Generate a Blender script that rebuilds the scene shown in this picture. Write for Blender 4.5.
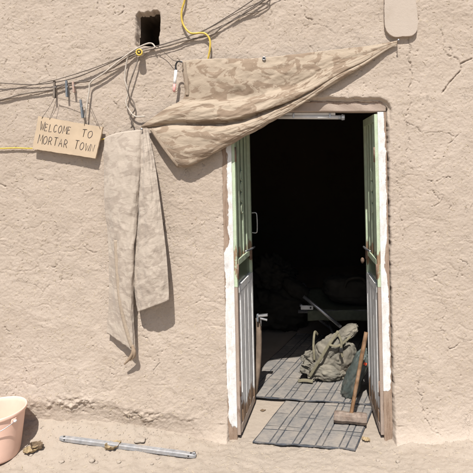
import bpy, bmesh, math, random
import numpy as np
from mathutils import Vector, Matrix, noise as mnoise

random.seed(7); RNG = np.random.default_rng(11)
for o in list(bpy.data.objects): bpy.data.objects.remove(o)
SC = bpy.context.scene
COL = SC.collection

# ------------------------------------------------------------------ camera, sky, sun, exposure
F, CX, CY, DIST, EYE = 465.0, 310.0, 163.0, 2.77, 1.65      # focal length (photo pixels), principal point, distance to wall, eye height
cam = bpy.data.cameras.new("camera"); camo = bpy.data.objects.new("camera", cam); COL.objects.link(camo)
camo.location = (0, -DIST, EYE); camo.rotation_euler = (math.radians(90), 0, 0)
cam.sensor_width = 36; cam.lens = F / 473 * 36
cam.shift_x = (236.5 - CX) / 473; cam.shift_y = (CY - 236.5) / 473
cam.clip_start = 0.05; cam.clip_end = 500
SC.camera = camo
SUN_DIR = Vector((0.02, 0.615, -1.0)).normalized()          # direction the light travels
world = bpy.data.worlds.new("World"); SC.world = world; world.use_nodes = True
wn = world.node_tree; wn.nodes.clear()
sky = wn.nodes.new("ShaderNodeTexSky"); sky.sky_type = 'NISHITA'; sky.sun_disc = False
sky.sun_elevation = math.asin(-SUN_DIR.z); sky.sun_rotation = math.radians(180) + math.atan2(SUN_DIR.x, SUN_DIR.y)
sky.dust_density = 2.0
bg = wn.nodes.new("ShaderNodeBackground"); bg.inputs[1].default_value = 0.075
wo = wn.nodes.new("ShaderNodeOutputWorld")
wn.links.new(sky.outputs[0], bg.inputs[0]); wn.links.new(bg.outputs[0], wo.inputs[0])
sl = bpy.data.lights.new("sun", 'SUN'); sl.energy = 4.6; sl.angle = math.radians(0.55); sl.color = (1.0, 0.965, 0.915)
so = bpy.data.objects.new("sun", sl); COL.objects.link(so); so.location = (0, -6, 8)
so.rotation_euler = SUN_DIR.to_track_quat('-Z', 'Y').to_euler()
SC.view_settings.view_transform = 'Standard'; SC.view_settings.look = 'None'
SC.view_settings.exposure = 0.55; SC.view_settings.gamma = 1.0; SC.view_settings.use_curve_mapping = False
SC.render.engine = 'CYCLES'

def P(px, py, y=0.0):
    """photo pixel + real depth behind the wall plane -> world point"""
    d = DIST + y
    return Vector(((px - CX) / F * d, y, EYE - (py - CY) / F * d))

# ------------------------------------------------------------------ numeric noise
def _hash(ix, iy, seed):
    h = (ix.astype(np.int64) * 374761393 + iy.astype(np.int64) * 668265263 + seed * 974711 + 1013) & 0xFFFFFFFF
    h = ((h ^ (h >> 13)) * 1274126177) & 0xFFFFFFFF
    h = ((h ^ (h >> 16)) * 2246822519) & 0xFFFFFFFF
    return ((h ^ (h >> 15)) & 0xFFFFFF) / float(0xFFFFFF)
def vnoise(x, y, seed=0):
    x = np.asarray(x, float); y = np.asarray(y, float)
    ix = np.floor(x); iy = np.floor(y); fx = x - ix; fy = y - iy
    ux = fx*fx*fx*(fx*(fx*6-15)+10); uy = fy*fy*fy*(fy*(fy*6-15)+10)
    out = 0
    for dx in (0, 1):
        for dy in (0, 1):
            a = _hash(ix+dx, iy+dy, seed) * 2*math.pi
            g = np.cos(a)*(fx-dx) + np.sin(a)*(fy-dy)
            out = out + g * (ux if dx else 1-ux) * (uy if dy else 1-uy)
    return out * 1.5
def fbm(x, y, octv=4, seed=0, gain=0.5, lac=2.03):
    s = 0; a = 1.0; t = 0
    for i in range(octv):
        s = s + a*vnoise(x, y, seed+i*17); t += a
        x = x*lac + 3.7; y = y*lac - 1.3; a *= gain
    return s / t * 1.6
def voro(x, y, seed=0):
    ix = np.floor(x); iy = np.floor(y)
    f1 = np.full(np.shape(x), 9.0); f2 = f1.copy()
    for dx in (-1, 0, 1):
        for dy in (-1, 0, 1):
            cx = ix+dx; cy = iy+dy
            d = np.hypot(cx + _hash(cx, cy, seed) - x, cy + _hash(cx, cy, seed+5) - y)
            f2 = np.where(d < f1, f1, np.minimum(f2, d)); f1 = np.minimum(f1, d)
    return f1, f2
def sst(a, b, x):
    t = np.clip((x-a)/(b-a), 0, 1); return t*t*(3-2*t)
def seg_dist(x, z, pts):
    d = np.full(np.shape(x), 9.0)
    for (ax, az), (bx, bz) in zip(pts[:-1], pts[1:]):
        vx, vz = bx-ax, bz-az; L = vx*vx+vz*vz + 1e-9
        t = np.clip(((x-ax)*vx+(z-az)*vz)/L, 0, 1)
        d = np.minimum(d, np.hypot(x-ax-t*vx, z-az-t*vz))
    return d

# ------------------------------------------------------------------ mesh helpers
def finish(me, smooth=True):
    if smooth: me.polygons.foreach_set("use_smooth", [True]*len(me.polygons))
    me.update(); return me
def grid_mesh(name, V, keep=None, uv=None, wrap_u=False):
    """V: (nv, nu, 3)"""
    nv, nu = V.shape[:2]
    idx = np.arange(nv*nu).reshape(nv, nu)
    if wrap_u: idx = np.concatenate([idx, idx[:, :1]], 1)
    q = np.stack([idx[:-1, :-1], idx[:-1, 1:], idx[1:, 1:], idx[1:, :-1]], -1)
    if keep is not None: q = q[keep]
    q = q.reshape(-1, 4)
    me = bpy.data.meshes.new(name)
    me.vertices.add(nv*nu); me.vertices.foreach_set("co", V.reshape(-1).astype(np.float32))
    n = len(q)
    me.loops.add(n*4); me.loops.foreach_set("vertex_index", q.reshape(-1).astype(np.int32))
    me.polygons.add(n); me.polygons.foreach_set("loop_start", np.arange(0, n*4, 4, dtype=np.int32))
    me.polygons.foreach_set("loop_total", np.full(n, 4, dtype=np.int32))
    me.update(calc_edges=True)
    if uv is not None:
        l = me.uv_layers.new(name="UVMap")
        l.data.foreach_set("uv", uv.reshape(-1, 2)[q.reshape(-1)].reshape(-1).astype(np.float32))
    return finish(me)
def set_attr(me, name, vals):
    a = me.attributes.new(name, 'FLOAT', 'POINT'); a.data.foreach_set("value", np.asarray(vals, np.float32).reshape(-1))
def link(name, me, mat=None, parent=None):
    o = bpy.data.objects.new(name, me); COL.objects.link(o)
    if mat is not None and me is not None and not me.materials: me.materials.append(mat)
    if parent is not None:
        o.parent = parent
        o.matrix_parent_inverse = Matrix.Translation(parent.location).inverted() if parent.type == 'EMPTY' else Matrix.Identity(4)
    return o
def thing(name, loc, label, cat, group=None):
    o = bpy.data.objects.new(name, None); COL.objects.link(o); o.location = loc; o.empty_display_size = 0.05
    return tag(o, label, cat, group)
def tag(o, label, cat, group=None):
    o["label"] = label; o["category"] = cat
    if group: o["group"] = group
    return o
def catmull(pts, n):
    p = np.array([list(v) for v in pts], float)
    if len(p) == 1: return np.repeat(p, n, 0)
    e = np.vstack([2*p[0]-p[1], p, 2*p[-1]-p[-2]])
    m = 40; out = []
    for i in range(1, len(e)-2):
        t = np.linspace(0, 1, m, endpoint=False)[:, None]
        a, b, c, d = e[i-1], e[i], e[i+1], e[i+2]
        out.append(0.5*((2*b)+(-a+c)*t+(2*a-5*b+4*c-d)*t**2+(-a+3*b-3*c+d)*t**3))
    out = np.vstack(out+[p[-1:]])
    s = np.concatenate([[0], np.cumsum(np.linalg.norm(np.diff(out, axis=0), axis=1))])
    u = np.linspace(0, s[-1], n)
    return np.stack([np.interp(u, s, out[:, k]) for k in range(3)], 1)
def catmull_t(p, n):
    """p (k, m, 3): interpolate along axis 0 evenly in parameter"""
    k = len(p); e = np.concatenate([[2*p[0]-p[1]], p, [2*p[-1]-p[-2]]])
    t = np.linspace(0, k-1, n); i = np.minimum(np.floor(t).astype(int), k-2); f = (t-i)[:, None, None]
    a, b, c, d = e[i], e[i+1], e[i+2], e[i+3]
    return 0.5*((2*b)+(-a+c)*f+(2*a-5*b+4*c-d)*f**2+(-a+3*b-3*c+d)*f**3)
def loft(rows, nu, nv):
    return catmull_t(np.stack([catmull(r, nu) for r in rows]), nv)
def grid_normals(V):
    du = np.gradient(V, axis=1); dv = np.gradient(V, axis=0)
    n = np.cross(du, dv); return n/(np.linalg.norm(n, axis=2, keepdims=True)+1e-9)
def tube_V(pts, r, n=None, sides=8, smooth=True, flat=1.0):
    n = n or max(2, len(pts)*8)
    c = catmull(pts, n) if smooth else np.array([list(v) for v in pts], float)
    n = len(c)
    t = np.gradient(c, axis=0); t /= np.linalg.norm(t, axis=1, keepdims=True)+1e-9
    rr = np.interp(np.linspace(0, 1, n), np.linspace(0, 1, len(r)), r) if hasattr(r, '__len__') else np.full(n, r)
    up = np.array([0, 1.0, 0]) if abs(t[0, 1]) < 0.9 else np.array([1.0, 0, 0])
    V = np.zeros((n, sides, 3))
    a = np.linspace(0, 2*math.pi, sides, endpoint=False)
    for i in range(n):
        b = np.cross(t[i], up); b /= np.linalg.norm(b)+1e-9
        up = np.cross(b, t[i]); up /= np.linalg.norm(up)+1e-9
        V[i] = c[i] + rr[i]*(np.cos(a)[:, None]*b + flat*np.sin(a)[:, None]*up)
    return V
def tube(name, pts, r, sides=8, n=None, smooth=True, flat=1.0):
    V = tube_V(pts, r, n, sides, smooth, flat)
    me = grid_mesh(name, V, wrap_u=True)
    bm = bmesh.new(); bm.from_mesh(me)
    bmesh.ops.holes_fill(bm, edges=[e for e in bm.edges if e.is_boundary], sides=0)
    bmesh.ops.recalc_face_normals(bm, faces=bm.faces)
    bm.to_mesh(me); bm.free()
    return finish(me)
def bm_mesh(name, bm, smooth=False):
    bmesh.ops.recalc_face_normals(bm, faces=bm.faces)
    me = bpy.data.meshes.new(name); bm.to_mesh(me); bm.free(); return finish(me, smooth)
def box_bm(bm, size, mat=Matrix.Identity(4), bev=0.0, seg=2):
    r = bmesh.ops.create_cube(bm, size=1.0)
    vs = r['verts']
    bmesh.ops.scale(bm, verts=vs, vec=size)
    if bev > 0:
        es = list({e for v in vs for e in v.link_edges})
        rb = bmesh.ops.bevel(bm, geom=es, offset=bev, segments=seg, affect='EDGES', profile=0.5)
        vs = list({v for f in rb['faces'] for v in f.verts} | {v for v in vs if v.is_valid})
    bmesh.ops.transform(bm, matrix=mat, verts=vs)
    return vs
def box(name, size, mat=Matrix.Identity(4), bev=0.002, seg=2):
    bm = bmesh.new(); box_bm(bm, size, mat, bev, seg); return bm_mesh(name, bm)
def axes_mat(origin, ex, ey, ez):
    m = Matrix.Identity(4)
    for i, e in enumerate((ex, ey, ez)):
        for k in range(3): m[k][i] = e[k]
    for k in range(3): m[k][3] = origin[k]
    return m
def blob(name, c, r, seed=0, amp=0.1, freq=2.0, crease=0.0, nu=64, nv=40, power=2.0, tilt=Matrix.Identity(3), flat_z=None):
    V = np.zeros((nv, nu, 3))
    for j in range(nv):
        th = math.pi*(j+0.0)/(nv-1)
        for i in range(nu):
            ph = 2*math.pi*i/nu
            d = Vector((math.sin(th)*math.cos(ph), math.sin(th)*math.sin(ph), math.cos(th)))
            k = (abs(d.x)**power+abs(d.y)**power+abs(d.z)**power)**(-1/power)
            q = d*freq + Vector((seed*3.1, seed*1.7, 0.4*seed))
            s = 1 + amp*mnoise.fractal(q, 0.9, 2.0, 4)
            if crease:
                w = q*1.6 + Vector((mnoise.noise(q), mnoise.noise(q*1.3+Vector((5, 0, 0))), mnoise.noise(q*1.1)))*0.9
                s += crease*(abs(mnoise.noise(w))*2 - 0.5) + crease*0.5*(abs(mnoise.noise(w*2.3))*2-0.5)
            p = d*k*s
            p = tilt @ Vector((p.x*r[0], p.y*r[1], p.z*r[2])) + Vector(c)
            if flat_z is not None and p.z < flat_z: p.z = flat_z + 0.002*mnoise.noise(p*20)
            V[j, i] = p
    return grid_mesh(name, V, wrap_u=True)

# ------------------------------------------------------------------ materials
class NT:
    def __init__(s, name):
        s.m = bpy.data.materials.new(name); s.m.use_nodes = True; s.t = s.m.node_tree
        s.b = s.t.nodes["Principled BSDF"]; s.tc = s.t.nodes.new("ShaderNodeTexCoord")
    def n(s, typ, **kw):
        x = s.t.nodes.new(typ)
        for k, v in kw.items(): setattr(x, k, v)
        return x
    def L(s, a, b): s.t.links.new(a, b)
    def noise(s, scale, detail=4, rough=0.55, dist=0.0, coord='Object', vec=None, sc=None):
        x = s.n("ShaderNodeTexNoise"); x.inputs['Scale'].default_value = scale; x.inputs['Detail'].default_value = detail
        x.inputs['Roughness'].default_value = rough; x.inputs['Distortion'].default_value = dist
        src = vec if vec is not None else s.tc.outputs[coord]
        if sc:
            mp = s.n("ShaderNodeMapping"); mp.inputs['Scale'].default_value = sc; s.L(src, mp.inputs[0]); src = mp.outputs[0]
        s.L(src, x.inputs['Vector']); return x.outputs['Fac']
    def ramp(s, fac, stops, interp='LINEAR'):
        r = s.n("ShaderNodeValToRGB"); cr = r.color_ramp; cr.interpolation = interp
        while len(cr.elements) < len(stops): cr.elements.new(0.5)
        for e, (p, c) in zip(cr.elements, stops):
            e.position = p; e.color = (c, c, c, 1) if not hasattr(c, '__len__') else (*c, 1)
        s.L(fac, r.inputs[0]); return r.outputs[0]
    def mix(s, fac, a, b, mode='MIX'):
        x = s.n("ShaderNodeMix", data_type='RGBA', blend_type=mode)
        for i, v in ((0, fac), (6, a), (7, b)):
            if hasattr(v, 'is_linked') or isinstance(v, bpy.types.NodeSocket): s.L(v, x.inputs[i])
            else: x.inputs[i].default_value = v if i == 0 else (*v, 1)
        return x.outputs[2]
    def math(s, op, a, b=0.0, clamp=False):
        x = s.n("ShaderNodeMath", operation=op); x.use_clamp = clamp
        for i, v in ((0, a), (1, b)):
            if isinstance(v, bpy.types.NodeSocket): s.L(v, x.inputs[i])
            else: x.inputs[i].default_value = v
        return x.outputs[0]
    def attr(s, name):
        x = s.n("ShaderNodeAttribute"); x.attribute_name = name; return x.outputs['Fac']
    def bump(s, h, dist, strength=1.0):
        x = s.n("ShaderNodeBump"); x.inputs['Distance'].default_value = dist; x.inputs['Strength'].default_value = strength
        s.L(h, x.inputs['Height'])
        if s.b.inputs['Normal'].is_linked:
            s.L(s.b.inputs['Normal'].links[0].from_socket, x.inputs['Normal'])
        s.L(x.outputs[0], s.b.inputs['Normal'])
    def color(s, c):
        if isinstance(c, bpy.types.NodeSocket): s.L(c, s.b.inputs['Base Color'])
        else: s.b.inputs['Base Color'].default_value = (*c, 1)
    def set(s, rough=0.8, metal=0.0, spec=0.3):
        s.b.inputs['Roughness'].default_value = rough; s.b.inputs['Metallic'].default_value = metal
        s.b.inputs['Specular IOR Level'].default_value = spec

def simple(name, col, rough=0.7, var=0.25, scale=30, metal=0.0, dust=0.0, bump=0.0005, spec=0.3, dustcol=(0.36, 0.305, 0.25)):
    t = NT(name); n = t.noise(scale, 5)
    lo = tuple(c*(1-var) for c in col); hi = tuple(min(1, c*(1+var)) for c in col)
    c = t.ramp(n, [(0.3, lo), (0.7, hi)])
    if dust > 0:
        d = t.ramp(t.noise(scale*0.4, 6, 0.65), [(0.6-dust*0.4, 0.0), (0.95-dust*0.4, min(1, dust*1.3))])
        c = t.mix(d, c, dustcol)
    t.color(c); t.set(rough, metal, spec)
    if bump: t.bump(t.noise(scale*4, 4), bump)
    return t.m

def earth(name, base, fine=1.0, speck=True, crazed=False):
    t = NT(name)
    big = t.noise(1.6, 5, 0.6); mid = t.noise(11, 6, 0.62, 0.4); sm = t.noise(70, 5, 0.65)
    B = np.array(base)
    c = t.ramp(big, [(0.3, tuple(B*0.93)), (0.5, tuple(B)), (0.72, tuple(np.minimum(B*np.array((1.09, 1.1, 1.12)), 1)))])
    c = t.mix(t.ramp(mid, [(0.38, 0.0), (0.62, 0.5)]), c, tuple(B*np.array((1.08, 1.08, 1.09))))
    c = t.mix(t.ramp(mid, [(0.25, 0.5), (0.4, 0.0)]), c, tuple(B*np.array((0.86, 0.82, 0.78))))
    if crazed:      # trowelled patches and damp-stained foot of the plaster
        c = t.mix(t.ramp(t.noise(0.9, 4, 0.6, 0.6), [(0.46, 0.0), (0.62, 0.55)]), c, tuple(B*np.array((0.90, 0.88, 0.86))))
        c = t.mix(t.ramp(t.noise(4.2, 6, 0.68, 0.8), [(0.52, 0.0), (0.68, 0.6)]), c, tuple(B*np.array((1.12, 1.13, 1.15))))
        c = t.mix(t.ramp(t.noise(30, 6, 0.7, 0.4), [(0.60, 0.0), (0.75, 0.7)]), c, tuple(B*np.array((0.78, 0.72, 0.66))))
    if speck:
        c = t.mix(t.ramp(t.noise(140, 4, 0.65), [(0.60, 0.0), (0.72, 0.6)]), c, tuple(B*np.array((0.62, 0.55, 0.47))))
        c = t.mix(t.ramp(t.noise(120, 3, 0.6, 0, 'Object', None, (1.3, 1.0, 0.8)), [(0.66, 0.0), (0.74, 0.5)]), c, tuple(np.minimum(B*1.3, 0.8)))
    t.color(c); t.set(0.95, 0, 0.12)
    t.bump(sm, 0.0034*fine, 0.8); t.bump(t.noise(230, 5, 0.75), 0.0024*fine, 0.9)
    if crazed:      # hairline crazing of the dry plaster, in patches
        nz = t.n("ShaderNodeTexNoise"); nz.inputs['Scale'].default_value = 26; nz.inputs['Detail'].default_value = 4
        t.L(t.tc.outputs['Object'], nz.inputs['Vector'])
        ad = t.n("ShaderNodeVectorMath", operation='MULTIPLY_ADD'); t.L(nz.outputs['Color'], ad.inputs[0])
        ad.inputs[1].default_value = (0.11,)*3; t.L(t.tc.outputs['Object'], ad.inputs[2])
        vo = t.n("ShaderNodeTexVoronoi", feature='DISTANCE_TO_EDGE', voronoi_dimensions='3D'); vo.inputs['Scale'].default_value = 11
        t.L(ad.outputs[0], vo.inputs['Vector'])
        ln = t.ramp(vo.outputs['Distance'], [(0.0, 1.0), (0.03, 0.0)])
        mk2 = t.ramp(t.noise(9, 4, 0.6, 0.3), [(0.56, 0.0), (0.66, 1.0)])
        h = t.math('MULTIPLY', ln, mk2)
        t.bump(t.math('MULTIPLY', h, -1.0), 0.004, 0.6)
        c = t.mix(t.math('MULTIPLY', h, 0.22), c, tuple(B*0.6))
        t.color(c)
    return t.m

M = {}
M['mud'] = earth('mud_plaster', (0.434, 0.362, 0.296), 1.0, True, True)
M['sand'] = earth('sandy_ground', (0.338, 0.284, 0.230), 1.0)
M['room'] = earth('shade_darkened_mud', (0.13, 0.10, 0.075), 1.0, False)  # mud coloured darker to deepen the shade in room and vent
M['slab'] = earth('pale_stone', (0.43, 0.365, 0.305), 0.45, False)

# painted wood/metal with wear attribute
def worn(name, paint, under1, under2, scale=16, stretch=(1, 1, 0.35), gloss=0.5, hard=0.06):
    t = NT(name); w = t.attr('wear')
    n = t.noise(scale, 7, 0.62, 0.3, 'Object', None, stretch)
    f = t.math('ADD', n, t.math('MULTIPLY', t.math('SUBTRACT', w, 0.5), 1.0))
    f = t.ramp(f, [(0.66, 0.0), (0.66+hard, 1.0)])
    u = t.ramp(t.noise(scale*3, 6, 0.6, 0, 'Object', None, (1, 1, 0.12)), [(0.3, under1), (0.7, under2)])
    pn = t.noise(scale*0.7, 5)
    pv = t.ramp(pn, [(0.3, tuple(np.array(paint)*0.84)), (0.6, paint)])
    stain = t.ramp(t.noise(scale*0.5, 5, 0.6, 0, 'Object', None, (1, 1, 0.3)), [(0.55, 0.0), (0.8, 0.45)])
    pv = t.mix(stain, pv, (0.42, 0.33, 0.24))
    pv = t.mix(t.ramp(t.noise(scale*2.2, 6, 0.7, 0.4, 'Object', None, (1, 1, 0.5)), [(0.5, 0.0), (0.8, 0.55)]), pv, (0.36, 0.30, 0.235))
    pv = t.mix(t.ramp(t.noise(scale*5, 4, 0.7, 0, 'Object', None, (1, 1, 0.08)), [(0.58, 0.0), (0.72, 0.5)]), pv, (0.25, 0.19, 0.14))
    t.color(t.mix(f, pv, u)); t.set(0.6, 0, 0.35)
    t.L(t.ramp(f, [(0, gloss), (1, 0.85)]), t.b.inputs['Roughness'])
    t.bump(t.math('SUBTRACT', t.noise(scale*6, 4), f), 0.0012)
    return t.m
M['jamb'] = worn('white_flaking_jamb', (0.66, 0.65, 0.63), (0.19, 0.125, 0.085), (0.33, 0.25, 0.19), 30, (1, 1, 0.45))
M['lintel'] = worn('weathered_lintel', (0.34, 0.265, 0.215), (0.20, 0.13, 0.09), (0.36, 0.27, 0.21), 20, (0.2, 1, 1))
M['white_metal'] = worn('white_door_paint', (0.76, 0.76, 0.74), (0.20, 0.13, 0.085), (0.33, 0.22, 0.14), 26, (1, 1, 0.3))
M['green_metal'] = worn('green_door_paint', (0.44, 0.52, 0.37), (0.20, 0.12, 0.07), (0.30, 0.21, 0.13), 26, (1, 1, 0.3))
M['brown_metal'] = worn('greybrown_stile_paint', (0.33, 0.26, 0.215), (0.16, 0.10, 0.07), (0.28, 0.2, 0.15), 26, (1, 1, 0.2))

def camo_mat(name, base, brown, third, amount, dust):
    t = NT(name)
    mp = t.n("ShaderNodeMapping"); mp.inputs['Rotation'].default_value = (0, 0, math.radians(55)); mp.inputs['Scale'].default_value = (1.0, 1.9, 1)
    t.L(t.tc.outputs['UV'], mp.inputs[0])
    n1 = t.noise(7.5, 3, 0.55, 0.9, vec=mp.outputs[0])
    n2 = t.noise(12.0, 4, 0.6, 1.4, vec=mp.outputs[0])
    brush = t.noise(60, 4, 0.7, 0, vec=mp.outputs[0], sc=(0.35, 2.2, 1))
    v = t.math('ADD', n1, t.math('MULTIPLY', t.math('SUBTRACT', brush, 0.5), 0.16))
    v2 = t.math('ADD', n2, t.math('MULTIPLY', t.math('SUBTRACT', brush, 0.5), 0.12))
    c = t.mix(t.math('MULTIPLY', t.ramp(v, [(0.49, 0.0), (0.535, 1.0)]), amount), base, brown)
    c = t.mix(t.math('MULTIPLY', t.ramp(v2, [(0.59, 0.0), (0.63, 1.0)]), amount), c, third)
    fade = t.ramp(t.noise(6, 5, 0.6, 0, 'UV'), [(0.35, 0.0), (0.8, dust)])
    c = t.mix(fade, c, (0.34, 0.285, 0.225))
    t.color(c); t.set(0.9, 0, 0.12)
    t.b.inputs['Sheen Weight'].default_value = 0.15
    t.bump(t.noise(14, 5, 0.6, 0.6, 'UV', None, (1.0, 1.6, 1)), 0.006, 0.7)
    t.bump(t.noise(900, 2, 0.5, 0, 'UV'), 0.0004, 0.6)
    return t.m
M['camo'] = camo_mat('desert_camouflage_cloth', (0.365, 0.295, 0.222), (0.228, 0.165, 0.115), (0.38, 0.31, 0.236), 0.9, 0.15)
M['camo_back'] = camo_mat('faded_camouflage_reverse', (0.405, 0.345, 0.285), (0.315, 0.262, 0.215), (0.42, 0.365, 0.30), 0.85, 0.15)
M['hem'] = simple('hem_tape', (0.29, 0.215, 0.15), 0.9, 0.15, 60, dust=0.2)

M['hem2'] = simple('faded_hem_tape', (0.335, 0.27, 0.205), 0.9, 0.15, 60, dust=0.3)
M['hem3'] = simple('brown_hem_tape', (0.27, 0.21, 0.155), 0.9, 0.2, 40, dust=0.3)
M['cable'] = simple('dusty_dark_cable', (0.13, 0.105, 0.085), 0.8, 0.3, 60, dust=0.45)
M['wire'] = simple('thin_dark_wire', (0.10, 0.08, 0.065), 0.8, 0.3, 60, dust=0.2)
M['white_cable'] = simple('dusty_white_cable', (0.46, 0.41, 0.35), 0.6, 0.2, 60, dust=0.4)
M['yellow'] = simple('yellow_cable', (0.56, 0.40, 0.07), 0.5, 0.12, 50, dust=0.15)
M['black'] = simple('black_rubber_and_hole_dark', (0.03, 0.028, 0.027), 0.6, 0.3, 50)  # black rubber and plastic, also the painted dark of holes
M['steel'] = simple('dull_steel', (0.42, 0.42, 0.43), 0.42, 0.2, 40, metal=0.85)
M['rusty'] = simple('rusty_iron', (0.17, 0.11, 0.08), 0.75, 0.35, 50, metal=0.3, dust=0.3)
M['galv'] = simple('galvanised_bar', (0.28, 0.28, 0.285), 0.55, 0.25, 36, metal=0.15, dust=0.38)
M['card'] = simple('cardboard', (0.45, 0.35, 0.245), 0.85, 0.08, 14, dust=0.12)
M['ink'] = simple('pencil_ink', (0.06, 0.05, 0.05), 0.8, 0.3, 90)
M['blue_peg'] = simple('faded_blue_plastic', (0.125, 0.14, 0.155), 0.6, 0.2, 60, dust=0.25)
M['pink_peg'] = simple('faded_pink_wood', (0.36, 0.25, 0.20), 0.7, 0.2, 60, dust=0.25)
M['bucket'] = simple('pink_bucket_plastic', (0.77, 0.52, 0.415), 0.42, 0.05, 14, dust=0.16, bump=0.0003)
M['hammer_wood'] = simple('hammer_handle_wood', (0.175, 0.098, 0.05), 0.6, 0.45, 28, dust=0.28)
M['hammer_iron'] = simple('hammer_head_iron', (0.16, 0.115, 0.09), 0.75, 0.35, 45, metal=0.2, dust=0.55)
M['canvas'] = simple('dusty_olive_canvas', (0.135, 0.125, 0.102), 0.92, 0.45, 11, dust=0.5, bump=0.001, dustcol=(0.33, 0.285, 0.22))
M['canvas2'] = simple('olive_webbing', (0.15, 0.135, 0.09), 0.9, 0.2, 40, dust=0.3, dustcol=(0.30, 0.25, 0.185))
M['sack'] = simple('grey_green_plastic_sack', (0.055, 0.066, 0.06), 0.5, 0.3, 20, dust=0.28)
M['red'] = simple('orange_red_plastic', (0.55, 0.07, 0.03), 0.5, 0.1, 40)
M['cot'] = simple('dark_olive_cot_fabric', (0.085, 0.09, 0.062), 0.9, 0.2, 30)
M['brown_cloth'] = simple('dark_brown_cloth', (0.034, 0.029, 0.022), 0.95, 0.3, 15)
M['matbase'] = simple('dark_mat_rubber', (0.05, 0.054, 0.062), 0.85, 0.3, 40, dust=0.36)
tm = NT('dusty_mat_pad')
oi = tm.n("ShaderNodeObjectInfo")
c_ = tm.ramp(oi.outputs['Random'], [(0.0, (0.175, 0.165, 0.152)), (1.0, (0.235, 0.213, 0.19))])
st_ = tm.noise(70, 4, 0.6, 0.3, 'Object', None, (0.35, 2.4, 1))
c_ = tm.mix(tm.ramp(st_, [(0.48, 0.0), (0.62, 0.75)]), c_, (0.105, 0.105, 0.11))
wp = tm.n("ShaderNodeNewGeometry")
c_ = tm.mix(tm.ramp(tm.noise(9, 6, 0.65, 0.2, vec=wp.outputs['Position']), [(0.45, 0.0), (0.70, 0.65)]), c_, (0.30, 0.258, 0.213))
c_ = tm.mix(tm.ramp(tm.noise(26, 5, 0.65, 0.2, vec=wp.outputs['Position']), [(0.56, 0.0), (0.72, 0.6)]), c_, (0.15, 0.14, 0.135))
tm.color(c_); tm.set(0.9, 0, 0.2); tm.bump(st_, 0.0015, 0.8); M['mattile'] = tm.m
M['lampwhite'] = simple('lamp_housing', (0.55, 0.54, 0.52), 0.5, 0.1, 20, dust=0.25)
M['board'] = simple('old_plank', (0.17, 0.125, 0.09), 0.85, 0.3, 20, dust=0.2)
M['leaf'] = simple('dry_leaf', (0.30, 0.225, 0.13), 0.85, 0.25, 70)
M['leafdark'] = simple('dark_dry_leaf', (0.13, 0.09, 0.055), 0.85, 0.3, 70)
M['stone'] = earth('pebble_stone', (0.33, 0.28, 0.23), 0.5, False)
M['straw'] = simple('straw', (0.50, 0.42, 0.30), 0.8, 0.2, 50, bump=0)
M['penw'] = simple('white_plastic', (0.72, 0.70, 0.68), 0.4, 0.05, 30)
M['penp'] = simple('pink_plastic', (0.60, 0.30, 0.27), 0.4, 0.05, 30)
tg = NT('dusty_glass'); tg.color((0.11, 0.13, 0.085)); tg.set(0.3, 0, 0.5); M['glass'] = tg.m
tg = NT('clear_lamp_tube'); tg.color((0.7, 0.72, 0.74)); tg.set(0.12, 0, 0.6); tg.b.inputs['Transmission Weight'].default_value = 0.75; M['lampglass'] = tg.m

# ------------------------------------------------------------------ door layout (slightly leaning frame)
DOOR_H = 1.955
def lean(z): return 0.0215*(0.975 - z) - 0.012
XL, XR = -0.442, 0.436                     # inner faces of the jambs at mid height
JW = 0.056                                 # jamb width
def left_in(z): return XL + lean(z)
def right_in(z): return XR + lean(z)

# ------------------------------------------------------------------ wall relief
def px_line(pts): return [(P(a, b)[0], P(a, b)[2]) for a, b in pts]
CRACKS = [  # photo-traced cracks in the plaster: polyline, depth, half width
    (px_line([(473, 58), (462, 63), (461, 70), (452, 80), (446, 87), (441, 94)]), 0.011, 0.0042),
    (px_line([(461, 63), (454, 56), (449, 47)]), 0.006, 0.003),
    (px_line([(408, 38), (411, 50), (409, 62), (413, 78), (408, 92), (411, 104), (406, 114), (405, 124)]), 0.006, 0.003),
    (px_line([(413, 78), (420, 84), (422, 95)]), 0.004, 0.0025),
    (px_line([(403, 120), (416, 128), (425, 134), (440, 132), (452, 137)]), 0.005, 0.0028),
    (px_line([(416, 380), (420, 395), (421, 408), (425, 418), (432, 428), (440, 431)]), 0.005, 0.003),
    (px_line([(428, 180), (438, 181), (443, 177), (449, 178)]), 0.007, 0.003),
    (px_line([(432, 190), (436, 196), (440, 200)]), 0.006, 0.003),
    (px_line([(440, 30), (446, 42), (444, 50), (452, 56)]), 0.006, 0.003),
    (px_line([(405, 124), (409, 140), (406, 155), (412, 170)]), 0.004, 0.0026),
    (px_line([(396, 180), (402, 197), (399, 213), (405, 228), (401, 246)]), 0.004, 0.0025),
    (px_line([(430, 175), (436, 190), (447, 199), (450, 214)]), 0.004, 0.0025),
    (px_line([(52, 215), (60, 232), (57, 250), (63, 270), (61, 288)]), 0.004, 0.0022),
    (px_line([(20, 270), (32, 285), (44, 288), (50, 300)]), 0.0035, 0.0022),
    (px_line([(78, 215), (84, 232), (80, 246)]), 0.0035, 0.0022),
    (px_line([(10, 180), (22, 192), (27, 207), (40, 214)]), 0.0035, 0.0022),
    (px_line([(190, 230), (196, 250), (192, 268), (199, 284)]), 0.003, 0.0022),
    (px_line([(290, 20), (304, 26), (318, 24), (332, 31)]), 0.003, 0.0022),
    (px_line([(440, 290), (446, 310), (442, 330), (450, 350)]), 0.004, 0.0025),
    (px_line([(393, 300), (398, 330), (396, 352), (400, 372)]), 0.003, 0.0025),
]
_cr = random.Random(5)
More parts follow.
